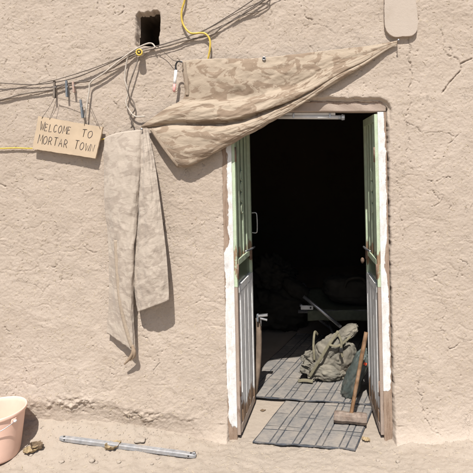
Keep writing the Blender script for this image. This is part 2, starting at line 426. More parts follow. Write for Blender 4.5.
for _ in range(75):
    ax_, az_ = _cr.uniform(-1.9, 1.05), _cr.uniform(0.3, 2.65)
    if -0.6 < ax_ < 0.6 and az_ < 2.15: continue
    an = _cr.choice([0.15, 1.4, 1.7, 0.9, 2.4])+_cr.uniform(-.4, .4); pl = [(ax_, az_)]
    for k in range(_cr.randint(2, 4)):
        st_ = _cr.uniform(.012, .04); an += _cr.uniform(-.7, .7); pl.append((pl[-1][0]+st_*math.cos(an), pl[-1][1]-st_*math.sin(an)))
    CRACKS.append((pl, _cr.uniform(.003, .0075), _cr.uniform(.0018, .0034)))
def ledge_z(x):
    return np.interp(x, [-4, -1.80, -1.62, -1.45, -1.28, -1.10, -0.95, -0.80, -0.68, -0.55, 4],
                     [.20, .205, .215, .235, .245, .185, .155, .14, .115, .06, .05])
def ledge_w(x): return np.interp(x, [-4, -1.0, -0.7, -0.55, 0.5, 4], [1, 1, .8, 0, 0, 0])
def vent_sd(x, z):
    vx0, vx1, vz0, vz1 = P(134.5, 0)[0], P(158.5, 0)[0], P(0, 46.5)[2], P(0, 11)[2]
    z = z + 0.030*fbm(x*16+2, z*5, 3, 107)*sst(vz1-0.07, vz1-0.01, z)
    xx = x + 0.008*fbm(x*11, z*11, 3, 101) - 0.06*(z-vz0)*0.3; zz = z + 0.010*fbm(x*12+4, z*12, 3, 103)
    cx, cz, hx, hz = (vx0+vx1)/2, (vz0+vz1)/2, (vx1-vx0)/2, (vz1-vz0)/2; r = 0.018
    qx = np.abs(xx-cx)-hx+r; qz = np.abs(zz-cz)-hz+r
    return np.hypot(np.maximum(qx, 0), np.maximum(qz, 0)) + np.minimum(np.maximum(qx, qz), 0) - r
def wall_h(x, z):
    x = np.asarray(x, float); z = np.asarray(z, float)
    y = 0.012*fbm(x*0.8, z*0.8, 1, 1) + 0.0026*fbm(x*3.1+2, z*3.4, 2, 5)
    wx = x + 0.03*fbm(x*7, z*7, 2, 31); wz = z + 0.03*fbm(x*7+9, z*7, 2, 33)
    y = y + 0.0009*fbm(wx*13, wz*15, 4, 9)
    # smeared flakes: terraced noise gives small broken edges
    t = fbm(wx*9, wz*11, 4, 21); y = y + 0.0010*(sst(0.05, 0.12, t) + sst(-0.30, -0.22, t) - 1)
    t2 = fbm(wx*26, wz*30, 3, 41); y = y + 0.0007*(sst(0.10, 0.2, t2)) + 0.0011*fbm(x*75, z*80, 3, 51)
    # fine crazing, only in patches
    f1, f2 = voro(wx*7.5+0.25*fbm(x*18, z*18, 2, 61), wz*6.2, 63)
    mask = sst(0.02, 0.32, fbm(x*2.2, z*2.2, 2, 71)) * (0.5+0.5*sst(-0.2, 0.3, fbm(x*8, z*8, 2, 73)))
    y = y + 0.0034*mask*(1-sst(0.0, 0.045, f2-f1))
    # pits
    g1, _ = voro(x*17, z*17, 77); pm = _hash(np.floor(x*5), np.floor(z*5), 5)
    y = y + 0.0055*(1-sst(0.04, 0.10, g1))*sst(0.32, 0.5, fbm(x*5, z*5, 2, 79))
    jit = 0.004*fbm(x*60, z*60, 2, 81) + 0.013*fbm(x*19, z*19, 3, 83)
    for pts, dep, hw in CRACKS:
        xs = [p[0] for p in pts]; zs = [p[1] for p in pts]
        m = (x > min(xs)-.05) & (x < max(xs)+.05) & (z > min(zs)-.05) & (z < max(zs)+.05)
        if np.any(m):
            d = seg_dist(x[m]+jit[m], z[m]+0.8*jit[m][::-1]*0+0.6*jit[m], pts)
            y[m] = y[m] + dep*(1.0+0.9*np.clip(fbm(x[m]*30, z[m]*30, 2, 85), -.6, .5))*(1-sst(hw*0.3, hw*1.4, d)) - 0.12*dep*np.exp(-(d/(hw*4))**2)
    # foot of the wall: flared toe, broken ledge on the left
    zl = ledge_z(x) + 0.03*fbm(x*7, z*0+1, 3, 91) + 0.008*fbm(x*40, z*30, 2, 92); lw = ledge_w(x)
    y = y - 0.055*np.exp(-np.maximum(z, 0)/0.07)*(1-lw) - 0.022*lw*np.exp(-np.abs(z-zl-0.03)/0.16)
    below = sst(0.012, -0.015, z-zl)
    y = y + lw*below*(0.005)*(0.4+0.6*sst(-0.25, 0.25, fbm(x*5, z*0+3, 2, 98)))
    rough = lw*np.exp(-((z-zl+0.01)/0.035)**2)
    y = y + rough*(0.012*fbm(x*28, z*34, 4, 95) - 0.006)*(0.35+0.9*sst(-0.2, 0.35, fbm(x*6, z*3, 2, 97)))
    # vent hole
    vx0, vx1, vz0, vz1 = P(134, 0)[0], P(158.5, 0)[0], P(0, 47)[2], P(0, 9)[2]
    dv = vent_sd(x, z)
    y = y + 0.050*sst(0.002, -0.008, dv)
    # plaster turning in around the door frame
    lft_e = left_in(z) - JW + 0.004; rgt_e = right_in(z) + JW - 0.002; top_e = DOOR_H + 0.060
    en = 0.006*fbm(x*22, z*16, 3, 111)
    cr = 0.05
    dx = np.maximum(lft_e - x, x - rgt_e); dz = z - top_e
    ds = np.where((dx > -cr) & (dz > -cr), np.hypot(np.maximum(dx+cr, 0), np.maximum(dz+cr, 0))-cr, np.maximum(dx, dz)) + en
    y = y - 0.005*np.exp(-((ds-0.035)/0.03)**2)*(z > 0.1)
    y = y + 0.075*sst(np.where(x < 0, 0.004, 0.010), -0.014, ds)
    groove = np.exp(-((ds-0.012)/0.008)**2)*sst(1.85, 1.97, z); y = y + 0.02*groove
    return y
def wall_y(x, z): return float(wall_h(np.array([x]), np.array([z]))[0])
def inside_door(x, z, m=0.018):
    return (x > left_in(z)-JW+m) & (x < right_in(z)+JW-m) & (z < DOOR_H+0.060-m)

def ground_h(x, y):
    x = np.asarray(x, float); y = np.asarray(y, float)
    zb = np.interp(x, [-4, -2.0, -1.2, -0.9, -0.62, -0.5, 0.46, 0.6, 1.2, 4], [.12, .13, .125, .075, .025, 0, 0, .03, .035, .05])
    fall = np.exp(-(np.maximum(-y, 0)/0.21)**1.25)
    n = 0.010*fbm(x*2.2, y*2.2, 2, 201) + 0.006*fbm(x*8, y*9, 3, 203) + 0.0042*fbm(x*24, y*28, 4, 205) + 0.0022*fbm(x*80, y*80, 3, 207)
    n = n + 0.010*np.exp(-((y+0.03)/0.06)**2)*fbm(x*16, y*16, 3, 209)*(zb > 0.02)
    # scuffs and shallow hollows
    f1, _ = voro(x*7, y*9, 211); n = n - 0.006*(1-sst(0.0, 0.35, f1))*sst(0.0, 0.3, fbm(x*3, y*3, 2, 213))
    inner = sst(0.0, 0.12, y)*(np.abs(x) < 0.6)
    return zb*fall + n*(1-0.75*inner) - 0.004
def ground_z(x, y): return float(ground_h(np.array([x]), np.array([y]))[0])

def axis(dense0, dense1, step, far0, far1):
    a = np.arange(dense0, dense1, step)
    def tail(start, end):
        out = []; s = step; v = start; sg = 1 if end > start else -1
        while (end-v)*sg > 0:
            s = min(s*1.35, 6.0); v = v + sg*s; out.append(v)
        if out: out[-1] = end
        return np.array(out)
    return np.concatenate([tail(dense0, far0)[::-1], a, tail(a[-1], far1)])

# ground sheet (one sheet, runs on under the house)
gx = axis(-2.05, 1.25, 0.0065, -60, 60); gy = axis(-0.55, 1.35, 0.0065, -60, 60)
GX, GY = np.meshgrid(gx, gy)
GZ = ground_h(GX, GY)
ground = link('ground', grid_mesh('ground', np.stack([GX, GY, GZ], -1)), M['sand']); ground["kind"] = "structure"

# ------------------------------------------------------------------ house
house = thing('mud_house', (0, 0, 0), 'mud plastered house with a dark open doorway and small vent hole', 'house')
wx_ = axis(-2.0, 1.15, 0.0042, -4.0, 4.0); wz_ = axis(-0.10, 2.76, 0.0042, -0.15, 3.1)
WX, WZ = np.meshgrid(wx_, wz_)
WY = wall_h(WX, WZ)
ins = inside_door(WX, WZ) | (vent_sd(WX, WZ) < -0.008)
keep = ~(ins[:-1, :-1] & ins[1:, :-1] & ins[:-1, 1:] & ins[1:, 1:])
front = link('front_wall', grid_mesh('front_wall', np.stack([WX, WY, WZ], -1), keep), M['mud'], house)
# vent tunnel behind the hole
_c = (P(134.5, 0)[0]+P(158.5, 0)[0])/2, (P(0, 46.5)[2]+P(0, 11)[2])/2
na_ = 72; ring0 = []
for k in range(na_):
    a_ = 2*math.pi*k/na_; rr = np.linspace(0.01, 0.25, 400)
    d_ = vent_sd(_c[0]+rr*math.cos(a_), _c[1]+rr*math.sin(a_)); ring0.append((math.cos(a_), math.sin(a_), rr[int(np.argmax(d_ > 0.003))]))
Vt_ = []
for yy, k_ in ((0.030, 1.0), (0.08, 1.0), (0.13, 0.99), (0.20, 0.98), (0.30, 0.97), (0.385, 0.95)):
    Vt_.append([(_c[0]+c_*r_*k_+0.003*math.sin(i*2.7+yy*60), yy, _c[1]+s_*r_*k_+0.003*math.sin(i*1.9+yy*45)) for i, (c_, s_, r_) in enumerate(ring0)])
Vt_.append([(_c[0], 0.39, _c[1])]*na_)
link('vent_tunnel', grid_mesh('vent_tunnel', np.array(Vt_), wrap_u=True), M['room'], house)  # dark room colour puts extra shade into the tunnel
# thick wall core, other walls, roof
def slab_part(name, x0, x1, y0, y1, z0, z1, mat):
    return link(name, box(name, (x1-x0, y1-y0, z1-z0), Matrix.Translation(((x0+x1)/2, (y0+y1)/2, (z0+z1)/2)), 0.0), mat, house)
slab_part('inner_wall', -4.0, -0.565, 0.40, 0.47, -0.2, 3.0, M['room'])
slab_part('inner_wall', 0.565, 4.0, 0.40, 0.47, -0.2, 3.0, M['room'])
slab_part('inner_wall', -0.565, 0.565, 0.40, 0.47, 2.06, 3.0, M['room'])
slab_part('door_reveal', -0.62, -0.525, 0.079, 0.40, -0.2, 2.08, M['mud'])
slab_part('door_reveal', 0.525, 0.62, 0.079, 0.40, -0.2, 2.08, M['mud'])
slab_part('door_reveal', -0.525, 0.525, 0.079, 0.40, 2.00, 2.08, M['mud'])
slab_part('side_wall', -4.35, -3.99, 0.03, 5.0, -0.2, 3.1, M['mud'])
slab_part('side_wall', 3.99, 4.35, 0.03, 5.0, -0.2, 3.1, M['mud'])
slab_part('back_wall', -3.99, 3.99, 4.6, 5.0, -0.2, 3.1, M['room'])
slab_part('roof', -4.4, 4.4, 0.06, 5.05, 3.0, 3.3, M['mud'])

# straws and flecks in the plaster
def straw_mesh(name, n, place, lmin, lmax, w):
    V = []; Fc = []
    for i in range(n):
        c, d, nrm = place(i)
        L = random.uniform(lmin, lmax)/2; s = d.cross(nrm).normalized()*w*random.uniform(.6, 1.3)/2
        a, b = c-d*L, c+d*L; up = nrm*w*0.5; k = len(V)
        V += [a-s, a+s, a+up, b-s, b+s, b+up]
        Fc += [(k, k+3, k+5, k+2), (k+1, k+2, k+5, k+4), (k, k+2, k+1), (k+3, k+4, k+5), (k, k+1, k+4, k+3)]
    me = bpy.data.meshes.new(name); me.from_pydata([tuple(v) for v in V], [], Fc); return finish(me, False)
sx = RNG.uniform(-1.95, 1.1, 5200); sz = RNG.uniform(0.12, 2.7, 5200)
ok = ~inside_door(sx, sz, -0.02) & ~((sx > -1.07) & (sx < -0.88) & (sz > 2.3) & (sz < 2.62))
sx, sz = sx[ok], sz[ok]; sy = wall_h(sx, sz)
def wall_place(i):
    a = random.uniform(0, math.pi)
    return Vector((sx[i], sy[i]-0.0006, sz[i])), Vector((math.cos(a), random.uniform(-.12, .12), math.sin(a))).normalized(), Vector((0, -1, 0))
st = link('straw', straw_mesh('straw', len(sx), wall_place, 0.005, 0.020, 0.0020), M['straw'], front); st["kind"] = "stuff"

# ---- door frame
def strip_grid(x0f, x1f, z0, z1, y, nx, nz, wearf, seed):
    V = np.zeros((nz, nx, 3)); Wr = np.zeros((nz, nx))
    for j, z in enumerate(np.linspace(z0, z1, nz)):
        for i, t in enumerate(np.linspace(0, 1, nx)):
            V[j, i] = (x0f(z)*(1-t)+x1f(z)*t, y, z); Wr[j, i] = wearf(t, z)
    V[..., 1] += 0.0022*fbm(V[..., 0]*25+seed, V[..., 2]*12, 3, seed)
    return V, Wr
def frame_member(name, V, Wr, depth, mat, parent):
    """front grid + back + sides closed"""
    nz, nx = Wr.shape
    Bk = V.copy(); Bk[..., 1] = V[..., 1].mean() + depth
    ring = np.concatenate([Bk[:, :1], V, Bk[:, -1:]], 1)
    wr = np.concatenate([Wr[:, :1], Wr, Wr[:, -1:]], 1)
    me = grid_mesh(name, ring)
    set_attr(me, 'wear', wr)
    me.polygons.foreach_set("use_smooth", [False]*len(me.polygons))
    return link(name, me, mat, parent)
def wear_left(t, z):
    w = 0.24 + 0.58*max(0, 1-t/0.40) * (0.6+0.4*math.sin(z*9)) + 0.75*max(0, 1-(z-0.03)/0.10) - 0.0
    w += 0.75*min(1, max(0, (z-1.08)/0.12))*max(0, 1.25-t*1.2)
    return w
def wear_right(t, z):
    w = 0.27 + 0.60*max(0, (t-0.55)/0.45) + 0.9*max(0, 1-max(0, z-0.27)/0.03)
    w += 0.65*math.exp(-((z-1.06)/0.10)**2)*max(0, (t-0.15)/0.6) + 0.4*max(0, (z-1.80)/0.2)*t
    return w
V, W_ = strip_grid(lambda z: left_in(z)-JW, left_in, -0.03, DOOR_H, 0.006, 10, 160, wear_left, 3)
frame_member('door_jamb', V, W_, 0.075, M['jamb'], house)
V, W_ = strip_grid(right_in, lambda z: right_in(z)+JW-0.006, -0.03, DOOR_H, 0.006, 10, 160, wear_right, 8)
frame_member('door_jamb', V, W_, 0.075, M['jamb'], house)
# lintel: grid along x
nx_, nz_ = 120, 8
V = np.zeros((nx_, nz_, 3)); W_ = np.zeros((nx_, nz_))
for i, x in enumerate(np.linspace(left_in(1.95)-JW, right_in(1.95)+JW-0.006, nx_)):
    for j, t in enumerate(np.linspace(0, 1, nz_)):
        V[i, j] = (x, 0.010 + 0.002*math.sin(x*31+t*4), DOOR_H + 0.001 + 0.062*t + 0.002*math.sin(x*23)*t); W_[i, j] = 0.4+0.3*random.random()*0.3+0.35*(t > .8)
ring = np.concatenate([V[:, :1]+np.array((0, .07, 0)), V, V[:, -1:]+np.array((0, .07, 0))], 1)
me = grid_mesh('lintel', ring); set_attr(me, 'wear', np.concatenate([W_[:, :1], W_, W_[:, -1:]], 1))
link('lintel', me, M['lintel'], house)

# ---- door leaves (metal, open inwards)
def wear_mesh(me, f):
    co = np.zeros(len(me.vertices)*3, np.float32); me.vertices.foreach_get("co", co); co = co.reshape(-1, 3)
    set_attr(me, 'wear', [f(c) for c in co]); return me
LEAF_W = 0.405
def leaf(side):
    s = side                                  # -1 left, +1 right
    swing = 0.038 if s < 0 else 0.018         # how far the free edge leans into the opening
    yh = 0.085
    def pt(u, z, t):                          # u 0..1 along leaf, t thickness towards the room side of the opening
        xin = left_in(z)-0.004 if s < 0 else right_in(z)+0.004
        a = math.asin(swing/LEAF_W)
        x = xin - s*(u*LEAF_W*math.sin(a) + t*math.cos(a))
        y = yh - 0.07 + u*LEAF_W*math.cos(a) - t*math.sin(a)
        return Vector((x, y, z))
    def bar(name, u0, u1, z0, z1, t0, t1, mat, parent, wearf, nz=1, bev=0.002):
        bm = bmesh.new(); vs = []
        zs = np.linspace(z0, z1, nz+1)
        lay = []
        for z in zs:
            lay.append([bm.verts.new(pt(u, z, t)) for u, t in ((u0, t0), (u1, t0), (u1, t1), (u0, t1))])
        for a, b in zip(lay[:-1], lay[1:]):
            for k in range(4): bm.faces.new((a[k], a[(k+1) % 4], b[(k+1) % 4], b[k]))
        bm.faces.new(lay[0][::-1]); bm.faces.new(lay[-1])
        es = [e for e in bm.edges if e.calc_face_angle(0) > 0.6]
        if bev: bmesh.ops.bevel(bm, geom=es, offset=bev, segments=2, affect='EDGES', profile=0.5)
        me = bm_mesh(name, bm); wear_mesh(me, wearf)
        return link(name, me, mat, parent)
    foot = lambda c: 0.28 + 0.7*max(0, 1-c[2]/0.30) + 0.1*math.sin(c[2]*7)
    topw = lambda c: 0.34 + 0.45*math.exp(-((c[2]-1.05)/0.12)**2)
    stw = lambda c: 0.44+0.2*math.sin(c[2]*11)*math.sin(c[2]*4.3)
    z0, zl0, zl1, zt = 0.022, 0.885, 1.045, DOOR_H-0.012
    d = bar('door_leaf', 0.0, 0.075, z0, zl0+0.02, 0.0, 0.023, M['brown_metal'], house, stw, 30)
    d["label"] = ("left" if s < 0 else "right") + " metal door leaf, white ribbed below and green above"
    bar('stile', 0.0, 0.075, zl0+0.022, zt, 0.0, 0.023, M['green_metal'], d, topw, 30)
    bar('stile', 0.93, 1.0, z0, zl0+0.02, 0.0, 0.026, M['white_metal'], d, foot, 30)
    bar('stile', 0.93, 1.0, zl0+0.022, zt, 0.0, 0.026, M['green_metal'], d, topw, 30)
    for nm, za, zb, mt in (('bottom_rail', z0, z0+0.045, M['brown_metal']), ('lock_rail', zl0-0.02, zl0+0.022, M['white_metal']),
                           ('lock_rail', zl1-0.014, zl1+0.02, M['green_metal']), ('top_rail', zt-0.045, zt, M['green_metal'])):
        bar(nm, 0.077, 0.928, za, zb, 0.001, 0.0255, mt, d, lambda c: 0.45, 1)
    bar('panel', 0.077, 0.928, z0+0.047, zl0-0.022, 0.004, 0.010, M['white_metal'], d, lambda c: foot(c)+0.08, 30, 0)
    for uu in (0.16, 0.40, 0.64):
        bar('rib', uu, uu+0.17, z0+0.048, zl0-0.023, 0.0105, 0.025, M['white_metal'], d, foot, 30, 0.007)
    bar('pane', 0.077, 0.928, zl0+0.024, zl1-0.016, 0.006, 0.010, M['glass'], d, stw, 1, 0)
    bar('pane', 0.077, 0.928, zl1+0.022, zt-0.047, 0.004, 0.008, M['glass'], d, stw, 1, 0)
    for uu in (0.26, 0.50, 0.74):
        bar('bar', uu, uu+0.075, zl1+0.021, zt-0.046, 0.0085, 0.017, M['green_metal'], d, topw, 20, 0.003)
    # wrought scrolls between the bars
    for k, zc in enumerate((1.36, 1.43, 1.50, 1.57)):
        pts = [pt(0.46+0.055*math.cos(a), zc+0.03*math.sin(a), 0.014) for a in np.linspace(0, 2*math.pi, 13)]
        me = tube('scroll', pts, 0.0038, 6); wear_mesh(me, lambda c: 0.55); link('scroll', me, M['green_metal'], d)
    # latch bolt, keeper and pull handle
    lz = 1.075
    me = tube('latch_bolt', [pt(0.45, lz+0.012, 0.034), pt(0.80, lz, 0.036), pt(1.06, lz-0.004, 0.036)], 0.007, 8); link('latch_bolt', me, M['steel'], d)
    bmx = bmesh.new(); c = pt(0.86, lz-0.035, 0.030)
    box_bm(bmx, (0.012, 0.05, 0.075), Matrix.Translation(c), 0.003); link('latch_plate', bm_mesh('latch_plate', bmx), M['rusty'], d)
    if s > 0:
        link('padlock_knob', blob('padlock_knob', pt(0.97, 0.985, 0.052), (0.013, 0.018, 0.02), 2, 0.06, 2, nu=16, nv=10), M['rusty'], d)
    else:
        zc = 1.24
        link('pull_handle', tube('pull_handle', [pt(0.97, zc+0.07, 0.030), pt(0.97, zc+0.07, 0.058), pt(0.97, zc+0.045, 0.066), pt(0.97, zc-0.045, 0.066), pt(0.97, zc-0.065, 0.058), pt(0.97, zc-0.065, 0.030)], 0.0045, 8), M['steel'], d)
    for zc in (0.3, 1.0, 1.7):
        link('hinge', tube('hinge', [pt(0.0, zc-0.045, 0.028), pt(0.0, zc+0.045, 0.028)], 0.005, 8, 2, False), M['rusty'], d)
    return d
leafL = leaf(-1); leafR = leaf(1)

# ------------------------------------------------------------------ fluorescent lamp under the lintel
z0 = DOOR_H-0.016; lx0, lx1 = -0.24, 0.203
lamp = thing('fluorescent_lamp', (lx0, 0.045, z0), 'slim white fluorescent lamp with clear end under the door lintel', 'lamp')
link('housing', box('housing', (lx1-lx0-0.05, 0.034, 0.016), Matrix.Translation(((lx0+lx1)/2-0.025, 0.05, DOOR_H-0.0085)), 0.003), M['lampwhite'], lamp)
link('tube', tube('tube', [(lx0, 0.042, z0-0.010), (lx1-0.03, 0.042, z0-0.013)], 0.0125, 14, 2, False), M['lampwhite'], lamp)
link('end_cap', tube('end_cap', [(lx1-0.030, 0.042, z0-0.013), (lx1-0.012, 0.042, z0-0.013), (lx1-0.011, 0.042, z0-0.013), (lx1+0.006, 0.042, z0-0.013)], [0.0135, 0.0135, 0.018, 0.016], 14, 4, False), M['lampglass'], lamp)
for xx in (-0.1, 0.12):
    link('bracket', box('bracket', (0.012, 0.036, 0.03), Matrix.Translation((xx, 0.046, z0-0.004)), 0.002), M['steel'], lamp)

# ------------------------------------------------------------------ camouflage curtain
cur = thing('camouflage_curtain', P(230, 100, -0.05), 'desert camouflage cloth pinned across the doorway top, one end hanging down', 'curtain')
def RD(pts): return [P(a, b, -0.018+(c+0.025)*0.66) for a, b, c in pts]
def R(pts): return [P(a, b, c) for a, b, c in pts]
rows = [
    RD([(181.5, 61, -.035), (196, 59.5, -.040), (215, 58.5, -.035), (240, 58.5, -.030), (268, 57, -.036), (300, 53.5, -.040), (330, 50, -.038), (362, 46.5, -.036), (385, 43, -.034), (397.5, 40.5, -.030)]),
    RD([(182, 70, -.045), (200, 70, -.058), (220, 71, -.048), (245, 70, -.060), (270, 68, -.050), (300, 63.5, -.060), (330, 58, -.052), (362, 51, -.050), (386, 44.2, -.040), (397.8, 41, -.032)]),
    RD([(184, 84, -.048), (200, 83, -.060), (222, 84, -.052), (246, 83, -.064), (272, 78, -.054), (300, 73, -.064), (332, 63, -.056), (362, 54.5, -.052), (386, 45.2, -.041), (398, 41.5, -.033)]),
    RD([(183, 98.5, -.040), (198, 99, -.050), (225, 99, -.046), (252, 96, -.052), (276, 89, -.052), (302, 81, -.056), (332, 68, -.054), (362, 56.5, -.050), (386, 46, -.041), (398, 41.8, -.033)]),
    RD([(166, 108, -.060), (190, 104, -.085), (222, 103, -.085), (252, 100.5, -.090), (278, 93, -.085), (304, 84.5, -.080), (334, 69.5, -.068), (363, 57.5, -.056), (386, 46.3, -.042), (398, 41.9, -.034)]),
    RD([(152, 118, -.055), (180, 111.5, -.100), (215, 111, -.110), (248, 107.5, -.112), (277, 97.5, -.102), (304, 87.5, -.092), (334, 71.5, -.074), (363, 58.8, -.060), (386, 46.8, -.043), (398, 42.1, -.035)]),
    RD([(141, 126.5, -.050), (172, 119.5, -.088), (205, 119, -.108), (238, 116, -.112), (274, 104, -.100), (303, 92, -.090), (334, 74.5, -.072), (363, 60.2, -.058), (386, 47.4, -.043), (398, 42.4, -.035)]),
    RD([(147, 127.8, -.030), (176, 124.5, -.042), (208, 124.5, -.050), (240, 120.5, -.052), (275, 107.5, -.050), (304, 94.6, -.046), (334, 76.5, -.042), (363, 61.8, -.042), (386, 48, -.040), (398, 42.7, -.034)]),
    RD([(149.5, 130, -.048), (178, 129.5, -.092), (210, 129.5, -.104), (241, 124.5, -.104), (276, 110.5, -.092), (304, 96.8, -.082), (334, 78.2, -.068), (363, 63, -.055), (386, 48.6, -.043), (398, 43, -.035)]),
    RD([(155, 138, -.060), (181, 141, -.104), (212, 138.5, -.112), (243, 129.5, -.108), (277, 113, -.098), (304, 99, -.088), (334, 80.5, -.072), (363, 64, -.058), (386, 49.2, -.044), (398, 43.3, -.036)]),
    RD([(163, 149.5, -.066), (184, 154, -.104), (213, 148, -.104), (244, 134, -.098), (279, 116.2, -.090), (305, 101.5, -.080), (334, 82.6, -.066), (363, 65.3, -.055), (386, 49.8, -.043), (398, 43.6, -.035)]),
    RD([(172, 161, -.062), (187, 164, -.084), (213, 153.5, -.080), (245, 136.5, -.074), (280, 117.8, -.068), (305, 103.2, -.060), (334, 84.2, -.050), (363, 66.3, -.046), (386, 50.3, -.040), (398, 43.8, -.033)]),
    RD([(176.5, 167.5, -.046), (190, 166.4, -.056), (213, 154.5, -.050), (245, 136, -.046), (280, 117, -.042), (305, 102.5, -.040), (334, 83.2, -.038), (363, 66, -.038), (386, 50.2, -.038), (398, 43.8, -.032)]),
]
for k_, dpy in ((6, 2.2), (7, -2.0), (5, 1.0)):       # the roll of cloth hangs over the crease below it
    rows[k_] = [p - Vector((0, 0, dpy*0.0058*math.sin(math.pi*min(1, i/(len(rows[k_])-1)*1.0)))) for i, p in enumerate(rows[k_])]
NU, NV = 230, 150
V = loft(rows, NU, NV)
N = grid_normals(V)
u = np.linspace(0, 1, NU)[None, :].repeat(NV, 0); v = np.linspace(0, 1, NV)[:, None].repeat(NU, 1)
fanw = np.sin(np.pi*np.clip(u*1.02, 0, 1))
# long pulls running towards the pinned right end plus creases, fading to both ends
rid = lambda q: 1-2*np.abs(q)
wr = 0.0040*rid(fbm(u*2.6+1+0.6*v, v*7-u*3, 2, 331)) + 0.0036*rid(fbm(u*8+v*3, v*8+u*3, 3, 333)) + 0.0016*fbm(u*4.5+1, v*22, 3, 301) + 0.0045*fbm(u*11, v*17+u*6, 3, 307) + 0.0022*fbm(u*30, v*26-u*14, 3, 311)
soft = 0.0060*fbm(u*2.2+4, v*5-u*2, 2, 351)
V = V + N*((wr*np.clip(1.15-1.1*u, 0.12, 1)+soft)*(0.25+0.75*fanw))[..., None]
V[..., 1] = np.minimum(V[..., 1], -0.014)
uvx = np.cumsum(np.concatenate([[0], np.linalg.norm(np.diff(V.mean(0), axis=0), axis=1)]))[None, :].repeat(NV, 0)
uvy = np.cumsum(np.concatenate([np.zeros((1, NU)), np.linalg.norm(np.diff(V, axis=0), axis=2)]), axis=0)
def cloth(name, V, uv, mat, parent, th=0.0016):
    o = link(name, grid_mesh(name, V, uv=uv), mat, parent)
    s = o.modifiers.new('thickness', 'SOLIDIFY'); s.thickness = th; s.offset = 0
    return o
cloth('draped_panel', V, np.stack([uvx, uvy], -1), M['camo'], cur)
def ribbon(name, pts, w, mat, parent, wdir=None, n=60, nrm=Vector((0, -1, 0)), th=0.0016):
    c = catmull(pts, n); t = np.gradient(c, axis=0)
    s = np.cross(t, np.array(nrm)); s /= np.linalg.norm(s, axis=1, keepdims=True)+1e-9
    ks = np.linspace(-0.5, 0.5, 5)
    V = np.stack([c + s*w*k + np.array(nrm)*0.0012*(1-4*k*k) for k in ks], 1)
    return cloth(name, V, np.stack([np.tile(ks*w, (n, 1)), np.linspace(0, 1, n)[:, None].repeat(5, 1)], -1), mat, parent, th)
ribbon('hem', [Vector(V[k, 3])+Vector((0, -0.0045, 0)) for k in range(2, 36, 4)], 0.020, M['hem3'], cur)
ribbon('hem', [Vector(V[k, 2])+Vector((0.004, -0.0045, 0)) for k in range(96, 148, 5)], 0.018, M['hem3'], cur)
# eyelet on the top hem
e = P(264, 58.5, -.034)
link('eyelet', tube('eyelet', [e+Vector((0.0085*math.cos(a), 0, 0.0085*math.sin(a))) for a in np.linspace(0, 2*math.pi, 17)], 0.0030, 6), M['steel'], cur)
link('eyelet_hole_dark', tube('eyelet_hole_dark', [e+Vector((0, 0.003, 0)), e+Vector((0, -0.001, 0))], 0.0075, 12, 2, False), M['black'], cur)  # black disc painted in for the shade inside the eyelet

# hanging end: columns from left to right, each running down
colsL = [
    R([(104.5, 138, -.028), (104, 160, -.034), (106, 205, -.038), (110, 250, -.036), (110, 290, -.034), (107.5, 333, -.036)]),
    R([(109, 135.5, -.040), (111, 160, -.056), (112.5, 205, -.060), (114.5, 250, -.058), (114.5, 290, -.052), (113, 337, -.046)]),
    R([(117, 133, -.050), (119, 160, -.072), (118.5, 205, -.078), (118, 250, -.070), (118.5, 290, -.064), (119.5, 341, -.050)]),
    R([(125, 131.5, -.056), (125.5, 160, -.084), (124, 205, -.088), (122, 250, -.084), (122.5, 300, -.078), (125.5, 345, -.060)]),
    R([(132, 130.5, -.060), (132, 160, -.086), (130.5, 205, -.088), (127.5, 250, -.090), (127, 300, -.088), (129.5, 349, -.070)]),
    R([(137, 130, -.060), (137, 160, -.082), (135.5, 205, -.086), (132.5, 250, -.090), (131, 300, -.088), (132.5, 351, -.066)]),
    R([(140, 130, -.054), (139.8, 160, -.064), (137.5, 205, -.068), (134.3, 250, -.072), (133, 300, -.070), (134.3, 350, -.056)]),
    R([(140.5, 130, -.044), (139.5, 160, -.044), (137, 205, -.048), (133.5, 250, -.052), (132, 300, -.052), (133.5, 347, -.046)]),
]
colsR = [
    R([(138.5, 130.5, -.046), (136, 160, -.040), (134, 205, -.042), (133, 250, -.044), (134.5, 285, -.050), (139, 311.5, -.060)]),
    R([(140.5, 130, -.054), (140.5, 160, -.062), (139, 205, -.068), (138, 250, -.076), (138, 285, -.082), (141.5, 310.8, -.086)]),
    R([(143.6, 129.4, -.060), (146, 160, -.086), (147, 205, -.098), (148, 250, -.104), (149, 280, -.106), (151, 307.2, -.104)]),
    R([(146, 129.2, -.054), (150.2, 160, -.080), (154, 205, -.094), (157.5, 250, -.102), (159.5, 280, -.106), (160.5, 303.6, -.106)]),
    R([(148.3, 130, -.040), (153.6, 158, -.062), (160.5, 205, -.080), (166, 250, -.092), (168.3, 280, -.098), (169, 300.3, -.100)]),
]
panels = []
for q_, (cols_, nacross) in enumerate(((colsL, 80), (colsR, 64))):
    NU2, NV2 = 150, nacross     # along the length, across
    V2 = loft(cols_, NU2, NV2); N2 = grid_normals(V2)
    u2 = np.linspace(0, 1, NU2)[None, :].repeat(NV2, 0); v2 = np.linspace(0, 1, NV2)[:, None].repeat(NU2, 1)*0.55+0.5*q_
    wr2 = 0.0045*rid(fbm(v2*5+u2*1.2, u2*3.0, 2, 341)) + 0.0022*rid(fbm(v2*9-u2*5, u2*11, 3, 343)) + 0.0075*fbm(v2*6+3, u2*0.9, 2, 321) + 0.0012*fbm(v2*24, u2*30, 2, 327)
    V2 = V2 + N2*(wr2*(0.3+0.7*np.minimum(1, u2*6)))[..., None]
    V2[..., 1] = np.minimum(V2[..., 1], -0.016)
    lu = u2*1.25; lv = np.cumsum(np.concatenate([np.zeros((1, NU2)), np.linalg.norm(np.diff(V2, axis=0), axis=2)]), axis=0)
    cloth('hanging_end', V2, np.stack([lv+0.3*q_, lu*0.95], -1), M['camo_back'], cur); panels.append(V2)
V2 = panels[0]
